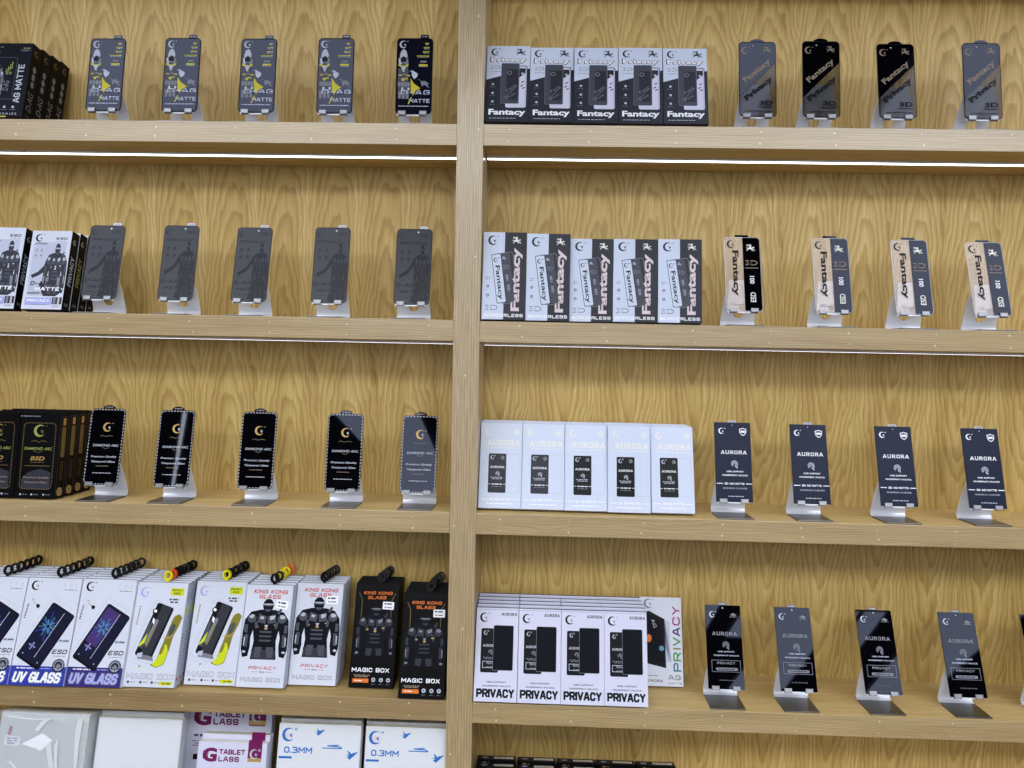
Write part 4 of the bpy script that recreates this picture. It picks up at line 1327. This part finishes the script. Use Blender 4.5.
def art_magic(W, H):
    a = Art(W, H)
    a.rect(0, .993, 1, 1, GREY, 1); a.rect(.985, 0, 1, 1, PALE, 1)  # top line: gap shade painted in grey
    a.logo(.17, .895, .095, LAV, 2)
    a.rr(.8, .905, .26, .14, .015, LIME, 2); a.text('PRIVACY', .8, .92, .21, .04, BLACK, 3, bold=.02); a.text('ESD', .8, .89, .13, .04, BLACK, 3, bold=.02)
    a.bars(.76, .83, .2, DGREY, 2, 2, .03, .05)
    for k in range(9):
        a.line(.09 + k * .003, .58 + k * .021, .092 + k * .003, .593 + k * .021, .026, LIMED, 2)
    r = -18
    a.dv = -.028
    a.frame(.42, .545, .42, 1.12, .05, .01, PALE, 2, r); a.frame(.36, .52, .42, 1.12, .05, .007, PALE, 2, r)
    a.rr(.46, .55, .35, 1.02, .045, BLACK, 3, r); a.rr(.5, .56, .2, .96, .03, CHAR, 4, r)
    a.ring(.42, .74, .055, .02, BLACK, 5, 14); a.disc(.43, .745, .035, PURE, 4, 12)
    a.poly([(.2, .4), (.33, .62), (.4, .66), (.36, .5), (.27, .38)], DGREY, 5)
    a.rr(.41, .54, .07, .5, .03, GREY, 6, r); a.rr(.4, .5, .03, .4, .01, LIMED, 7, r)
    a.poly([(.2, .42), (.34, .53), (.3, .44), (.2, .4)], LIME, 7); a.poly([(.4, .68), (.44, .66), (.43, .61), (.39, .64)], PURE, 7)
    a.poly([(.2, .29), (.52, .27), (.5, .31), (.22, .335)], GREY, 6); a.poly([(.2, .34), (.3, .35), (.28, .3), (.18, .31)], PALE, 7)
    a.poly([(.82, .70), (.9, .72), (.97, .69), (.92, .6), (.84, .5), (.8, .38), (.73, .24), (.6, .21), (.46, .235), (.57, .27), (.64, .4), (.72, .55), (.78, .66)], LIMED, 8)
    a.poly([(.74, .43), (.66, .42), (.6, .3), (.5, .24), (.6, .215), (.72, .245), (.78, .36)], LIME, 9)
    a.ell(.8, .57, .05, .12, DGREY, 9, 12, -18); a.ell(.66, .38, .035, .1, LIMED, 10, 12, -15); a.path([(.66, .49), (.76, .49), (.86, .53)], .02, GOLD, 10)
    a.disc(.27, .22, .02, LIMED, 2, 8); a.line(.27, .22, .26, .2, .02, LIME, 3)
    a.dv = 0.0
    a.block('MAGIC BOX', .51, .1, .92, .105, OUTLINE, 2, .3); a.block('MAGIC BOX', .51, .1, .895, .08, WHITE, 3, .2)
    for u in (.1, .34, .56):
        a.disc(u, .045, .026, DGREY, 2, 9); a.bars(u + .09, .045, .09, GREY, 2, 1, .016)
    a.rr(.82, .04, .25, .065, .005, LIME, 2); a.bars(.84, .04, .16, LIMED, 3, 1, .03)
    return a
T = .0148
h = eff(.231, T, 17.7)
def side_magic(T, H):
    a = Art(T, H)
    a.bars(.5, .9, .5, DGREY, 2, 5, .1, .3); a.rr(.5, .72, .5, 1.2, .1, LIME, 2); a.bars(.5, .5, .4, DGREY, 2, 9, .12, .5); a.disc(.5, .08, .25, RED, 2, 8)
    return a
mg = make_box('retail_box', .117, h, T, WHITE, PALE, PACKWHITE, art_magic(.117, h), side_magic(T, h), edged(.117, T))
mg2 = dup(mg, (0, 0, 0), (0, 0, 0))
pile('4L', mg, -.664, .003, 17.7, T, 7, .0157, 'white box with yellow-green lens, left of the two such piles', G4, rings=[RY, RO, RB, RB, RB, RB, RB], H=h)
pile('4L', mg2, -.536, .024, 17.7, T, 6, .0157, 'white box with yellow-green lens, right of the two such piles', G4, rings=[RY, RB, RB, RB, RB, RB], H=h)

def art_gorilla(W, H, dark):
    a = Art(W, H)
    if dark:
        for sx in (0, 1):
            q = [(.08, .9), (.16, .83), (.16, .66), (.1, .52), (.08, .3)]
            a.path([(x if not sx else 1 - x, y) for x, y in q], .014, DGOLD, 2)
        a.figure(.06, .26, .95, .8, NAVY, CHAR, GREY, GOLD, 3)
        a.block('KING KONG', .52, .9, .66, .07, ORANGE, 2, .21, shear=.2); a.block('GLASS', .5, .855, .42, .07, ORANGE, 2, .21, shear=.2)
        a.poly([(.2, .3), (.8, .3), (.8, .24), (.2, .24)], JET, 8)
        a.block('MAGIC BOX', .47, .165, .84, .09, PURE, 9, .21)
        a.bars(.28, .115, .36, TAUPE, 9, 2, .022, .03); a.rr(.26, .065, .36, .085, .006, ORANGE, 9); a.bars(.22, .065, .18, PURE, 10, 1, .02)
        for u in (.55, .72, .88):
            a.disc(u, .075, .045, PALE, 9, 12); a.disc(u, .075, .02, CHAR, 10, 8); a.bars(u, .035, .08, GREY, 9, 1, .01)
    else:
        a.rect(0, .993, 1, 1, GREY, 1); a.rect(.985, 0, 1, 1, PALE, 1)  # top line stands in for the shaded gap behind
        a.block('KING KONG', .53, .925, .72, .08, RED, 2, .21, shear=.2); a.block('GLASS', .52, .875, .46, .08, RED, 2, .21, shear=.2)
        a.figure(.02, .265, .99, .86, NAVY, DGREY, SILVER, GOLD, 3)
        a.poly([(.26, .265), (.74, .265), (.76, .36), (.24, .36)], CHAR, 3)
        a.block('PRIVACY', .52, .185, .58, .065, RED, 2, .2, shear=.1); a.rect(.3, .145, .44, .149, RED, 2); a.rect(.6, .145, .74, .149, RED, 2); a.bars(.52, .147, .1, DGREY, 2, 1, .02)
        a.block('MAGIC BOX', .5, .075, .84, .085, GREY, 2, .3); a.block('MAGIC BOX', .5, .075, .822, .066, WHITE, 3, .2)
    return a
def sticker(o, W, H, u, v, rot):
    b = MB(); a = Art(W, H)
    a.rr(0, 0, .26, .17, .02, PURE, 1, 0); a.bars(0, .017, .19, CHAR, 2, 1, .03); a.bars(0, -.018, .17, GREY, 2, 1, .024)
    b.art(a, lambda x, y, e: (x, -e, y))
    s = link('price_sticker', b.mesh('price_sticker'), o, ((u - .5) * W, -.0016, v * H), (0, math.radians(rot), 0))
    s['label'] = 'white price sticker'
T = .0170
h = eff(.228, T, 17.5)
kk = make_box('retail_box', .108, h, T, WHITE, PALE, PACKWHITE, art_gorilla(.108, h, False), None, edged(.108, T))
o = pile('4L', kk, -.4210, .019, 17.5, T, 5, .0188, 'white box with dark armoured figure, left pile of two', G4, rings=[RB, RB, RY, RY, RO], H=h)
sticker(o[0], .108, h, .8, .8, 8)
T = .0136
h = eff(.228, T, 17.5)
k2 = make_box('retail_box', .108, h, T, WHITE, PALE, PACKWHITE, art_gorilla(.108, h, False), None, edged(.108, T))
o = pile('4L', k2, -.3105, .042, 17.5, T, 5, .0149, 'white box with dark armoured figure, right pile of two', G4, rings=[RB, RB, RB, RB, RB], H=h)
sticker(o[0], .108, h, .78, .83, 0)
T = .0125
h = eff(.232, T, 18)
kb = make_box('retail_box', .101, h, T, JET, JET, NAVY, art_gorilla(.101, h, True))
kb2 = dup(kb, (0, 0, 0), (0, 0, 0))
o = pile('4L', kb, -.176, .040, 18, T, 5, .0134, 'black box with orange lettering, left of the two black piles', G4, rings=[RB] * 5, H=h)
sticker(o[0], .101, h, .77, .78, 2)
kb2.scale = (1, 1, .98)
o = pile('4L', kb2, -.0555, -.005, 18, T, 7, .0134, 'black box with orange lettering, against the oak upright', G4, rings=[RB] * 7, H=h)
sticker(o[0], .101, h, .8, .8, 0)

# ------------------------------------------------------------------ bottom left: packs of tablet glass
BAG = bpy.data.materials.new('clear_plastic'); BAG.use_nodes = True
t = NT(BAG); P = BAG.node_tree.nodes['Principled BSDF']
P.inputs['Base Color'].default_value = (.9, .92, .92, 1); P.inputs['Roughness'].default_value = .1; P.inputs['Alpha'].default_value = .22
FOLDGLINT = ink('plastic_fold_glint', (244, 246, 244), 0.15, 0.5, alpha=.6)  # pale streaks painted on as glints along the bag's folds
tc = t.n('ShaderNodeTexCoord')
bp = t.n('ShaderNodeBump'); bp.inputs['Strength'].default_value = .7; bp.inputs['Distance'].default_value = .012
BAG.node_tree.links.new(t.noise(tc.outputs['Object'], 26, 3, .55), bp.inputs['Height'])
BAG.node_tree.links.new(bp.outputs[0], P.inputs['Normal'])

def wavy_box(x0, x1, y0, y1, z0, z1, amp, seed, mat, n=14):
    """soft wrinkled wrapper"""
    tmp = bmesh.new(); bmesh.ops.create_cube(tmp, size=1.0)
    bmesh.ops.subdivide_edges(tmp, edges=tmp.edges[:], cuts=n, use_grid_fill=True)
    rr = random.Random(seed); ph = [rr.uniform(0, 6.28) for _ in range(6)]
    for v in tmp.verts:
        u, w = v.co.x + .5, v.co.z + .5
        d = amp * (math.sin(17 * u + 9 * w + ph[0]) + .7 * math.sin(31 * w - 14 * u + ph[1]) + .5 * math.sin(44 * u + 23 * w + ph[2])) / 2.2
        v.co = Vector((x0 + u * (x1 - x0), y0 + (v.co.y + .5) * (y1 - y0) + (-abs(d) if v.co.y < -.4 else d * .4 if v.co.y > .49 else 0), z0 + w * (z1 - z0) + (abs(d) if w > .99 else 0)))
    for f in tmp.faces: f.smooth = True
    b = MB(); b.take(tmp, mat)
    return b

def pack(k, X, y0, ztop, W, T, lean, mat, art, label, group, name='glass_pack', top=None):
    y0 -= .05; f = .9715; ztop = ztop * f + .008; X = .178 + (X - .178) * f; W *= f - .002
    a = math.radians(lean)
    base = TOP[k]
    H = (ztop + EYE - base - T * math.sin(a)) / math.cos(a)
    o = make_box(name, W, H, T, mat, mat, top or PACKCREAM, art(W, H) if art else Art(W, H))
    o.location = (X, y0, base + T * math.sin(a) + .0004); o.rotation_euler = (-a, 0, 0)
    tag(o, label, 'pack', group)
    return o, H
LEANP = 13
def plain(W, H):
    a = Art(W, H); a.frame(.5, .5, .99, H / W * .99, .01, .004, PALE, 1); return a
GP = 'white glass packs on the bottom left shelf'
# bagged pack
o, H = pack('5L', -.925, -.02, -.838, .205, .05, LEANP, PACKBAG, plain, 'thick white pack in clear wrinkled plastic at the bottom left corner', GP)
b = wavy_box(-.1985 / 2 - .003, .1985 / 2 + .004, -.0035, .053, -.0005 + .002, H + .003, .0042, 4, BAG)
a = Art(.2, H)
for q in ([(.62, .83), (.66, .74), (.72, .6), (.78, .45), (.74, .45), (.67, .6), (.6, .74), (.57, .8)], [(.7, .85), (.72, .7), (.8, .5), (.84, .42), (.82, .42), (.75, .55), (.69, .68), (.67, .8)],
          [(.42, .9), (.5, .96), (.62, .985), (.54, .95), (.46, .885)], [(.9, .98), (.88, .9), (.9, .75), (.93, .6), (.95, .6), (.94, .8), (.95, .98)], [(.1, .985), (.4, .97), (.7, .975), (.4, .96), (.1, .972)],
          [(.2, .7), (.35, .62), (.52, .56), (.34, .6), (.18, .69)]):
    a.poly(q, FOLDGLINT, 1)
b.art(a, lambda x, y, e: (x - .1, -.0086 - e, y))
link('plastic_bag', b.mesh('plastic_bag'), o)
b = MB(); a = Art(.2, H); a.poly([(.28, .8), (.5, .875), (.62, .83), (.5, .76), (.47, .77)], PURE, 1); b.art(a, lambda x, y, e: (x - .1, -.0024 - e, y))
link('paper_slip', b.mesh('paper_slip'), o)
b = MB(); a = Art(.2, H); a.rr(.17, .82, .18, .1, .005, WHITE, 1, -4); a.bars(.17, .835, .13, GREY, 2, 3, .012, .025); a.rr(.13, .885, .03, .09, .005, MAGENTA, 1, -8); b.art(a, lambda x, y, e: (x - .1, -.0028 - e, y))
s = link('label_sticker', b.mesh('label_sticker'), o); s['label'] = 'small printed label with a red mark'
# white sheets pile
for i in range(5):
    zt = (-.853, -.8485, -.852, -.851, -.854)[i]
    pack('5L', -.7165 - i * .007, .004 + i * .0215, zt - .004 * (i > 2), .197, .019, LEANP, PACKWHITE, plain,
         'plain white pack beside the bagged one, ' + ('front of its pile', 'second from front', 'third from front', 'fourth from front', 'rearmost of its pile')[i], GP)
def art_tablet(W, H):
    a = Art(W, H)
    v = 1 - .155
    a.text('G', .18, .9, .21, .19, PLUM, 2, bold=.05); a.rect(.08, .87, .16, .93, LIMED, 1)
    a.poly([(.075, .9), (.1, .94), (.13, .9), (.1, .86)], GOLD, 1)
    a.block('TABLET', .5, .925, .38, .07, PLUM, 2, .24); a.block('LASS', .46, .87, .3, .07, PLUM, 2, .24)
    a.rr(.83, .94, .2, .29, .015, PLUM, 2); a.rr(.83, .87, .2, .05, .015, GOLD, 3); a.logo(.82, .915, .065, SILVER, 4, PALE)
    a.bars(.2, .77, .2, DGREY, 2, 1, .025); a.bars(.2, .73, .24, GREY, 2, 3, .012, .024); a.rr(.16, .62, .1, .06, .01, BLACK, 2)
    return a
pack('5L', -.5405, .088, -.852, .207, .03, LEANP, LILAC, art_tablet, 'large pale pack with plum lettering, behind the smaller matching one', 'plum-lettered packs on the bottom left shelf')
for i in range(2):
    pack('5L', -.496 - i * .002, .004 + i * .023, -.896 + .006 * i, .160, .021, LEANP, LILAC, art_tablet,
         'small pale pack with plum lettering, ' + ('in front', 'second of the two small ones')[i], 'plum-lettered packs on the bottom left shelf')
def bird(a, u, v, w, m):
    c = a.P(u, v); k = w * a.W
    for q in ([(-.5, .12), (-.15, .02), (.05, .18), (.5, .3), (.15, -.05), (-.05, -.2), (-.12, -.3), (-.2, -.2), (-.38, -.12), (-.2, -.06)], [(-.2, .02), (-.32, .4), (.05, .08)]):
        a.raw([(c[0] + x * k, c[1] + y * k) for x, y in q], m, 2)
def art_mm(W, H):
    a = Art(W, H)
    a.logo(.12, .925, .078, SKY, 2, SKY); a.disc(.11, .915, .04, PINK, 1, 10)
    bird(a, .5, .945, .13, SKY)
    a.block('0.3MM', .25, .825, .34, .07, SKY, 2, .2); a.rr(.1, .775, .16, .025, .005, SKY, 2)
    a.path([(.54, .845), (.78, .845), (.76, .855), (.6, .86), (.74, .866)], .012, SKY, 2)
    bird(a, .9, .8, .16, SKY)
    return a
GM = 'blue-lettered packs on the bottom left shelf'
for j, X in enumerate((-.297, -.0985)):
    W = .190 if j == 0 else .186
    for i in range(4):
        pack('5L', X - i * .004, .004 + i * .0235, (-.852, -.850, -.851, -.853)[i] - .002 * i, W, .021, LEANP, PACKWHITE, art_mm,
             'white pack with blue number and bird, %s pile, %s' % (('left', 'right')[j], ('front', 'second from front', 'third from front', 'rearmost')[i]), GM)

# ------------------------------------------------------------------ bottom right: black boxes seen from above
def top_label(T, W):
    a = Art(W, T)
    a.rr(.68, .5, .5, .14, .01, PEARL, 2); a.bars(.68, .5, .4, TAUPE, 3, 1, .03)
    a.ell(.2, .5, .09, .07, GREY, 2, 12); a.ell(.2, .45, .06, .04, LAV, 3, 10)
    return a
W, T, L_ = .0905, .030, 12
hz = (-.930 + EYE - TOP['5R'] - T * math.sin(math.radians(L_))) / math.cos(math.radians(L_))
a0 = Art(W, hz); a0.logo(.2, .93, .09, GOLD, 2); a0.bars(.6, .95, .5, GREY, 2, 1, .03); a0.frame(.5, .5, .85, hz / W * .85, .05, .01, DGOLD, 2)
proto = make_box('retail_box', W, hz, T, JET, JET, NAVY, a0, None, top_label(T, W))
first = True
for i in range(5):
    o = proto if first else dup(proto, (0, 0, 0), (0, 0, 0)); first = False
    pile('5R', o, .108 + i * .0925, .004, L_, T, 3, .032, 'black box with white top label, %s column, bottom right shelf' % ORD[i], 'black boxes on the bottom right shelf')

# ------------------------------------------------------------------ world and view
w = bpy.data.worlds.new('world'); sc.world = w; w.use_nodes = True
w.node_tree.nodes['Background'].inputs[0].default_value = (.8, .88, 1, 1)
w.node_tree.nodes['Background'].inputs[1].default_value = .3
sc.view_settings.view_transform = 'Standard'
sc.view_settings.look = 'None'
sc.view_settings.gamma = 1.0
sc.view_settings.use_curve_mapping = False
sc.view_settings.exposure = 0.12
sc.cycles.use_denoising = True
sc.cycles.max_bounces = 8
sc.cycles.transparent_max_bounces = 16
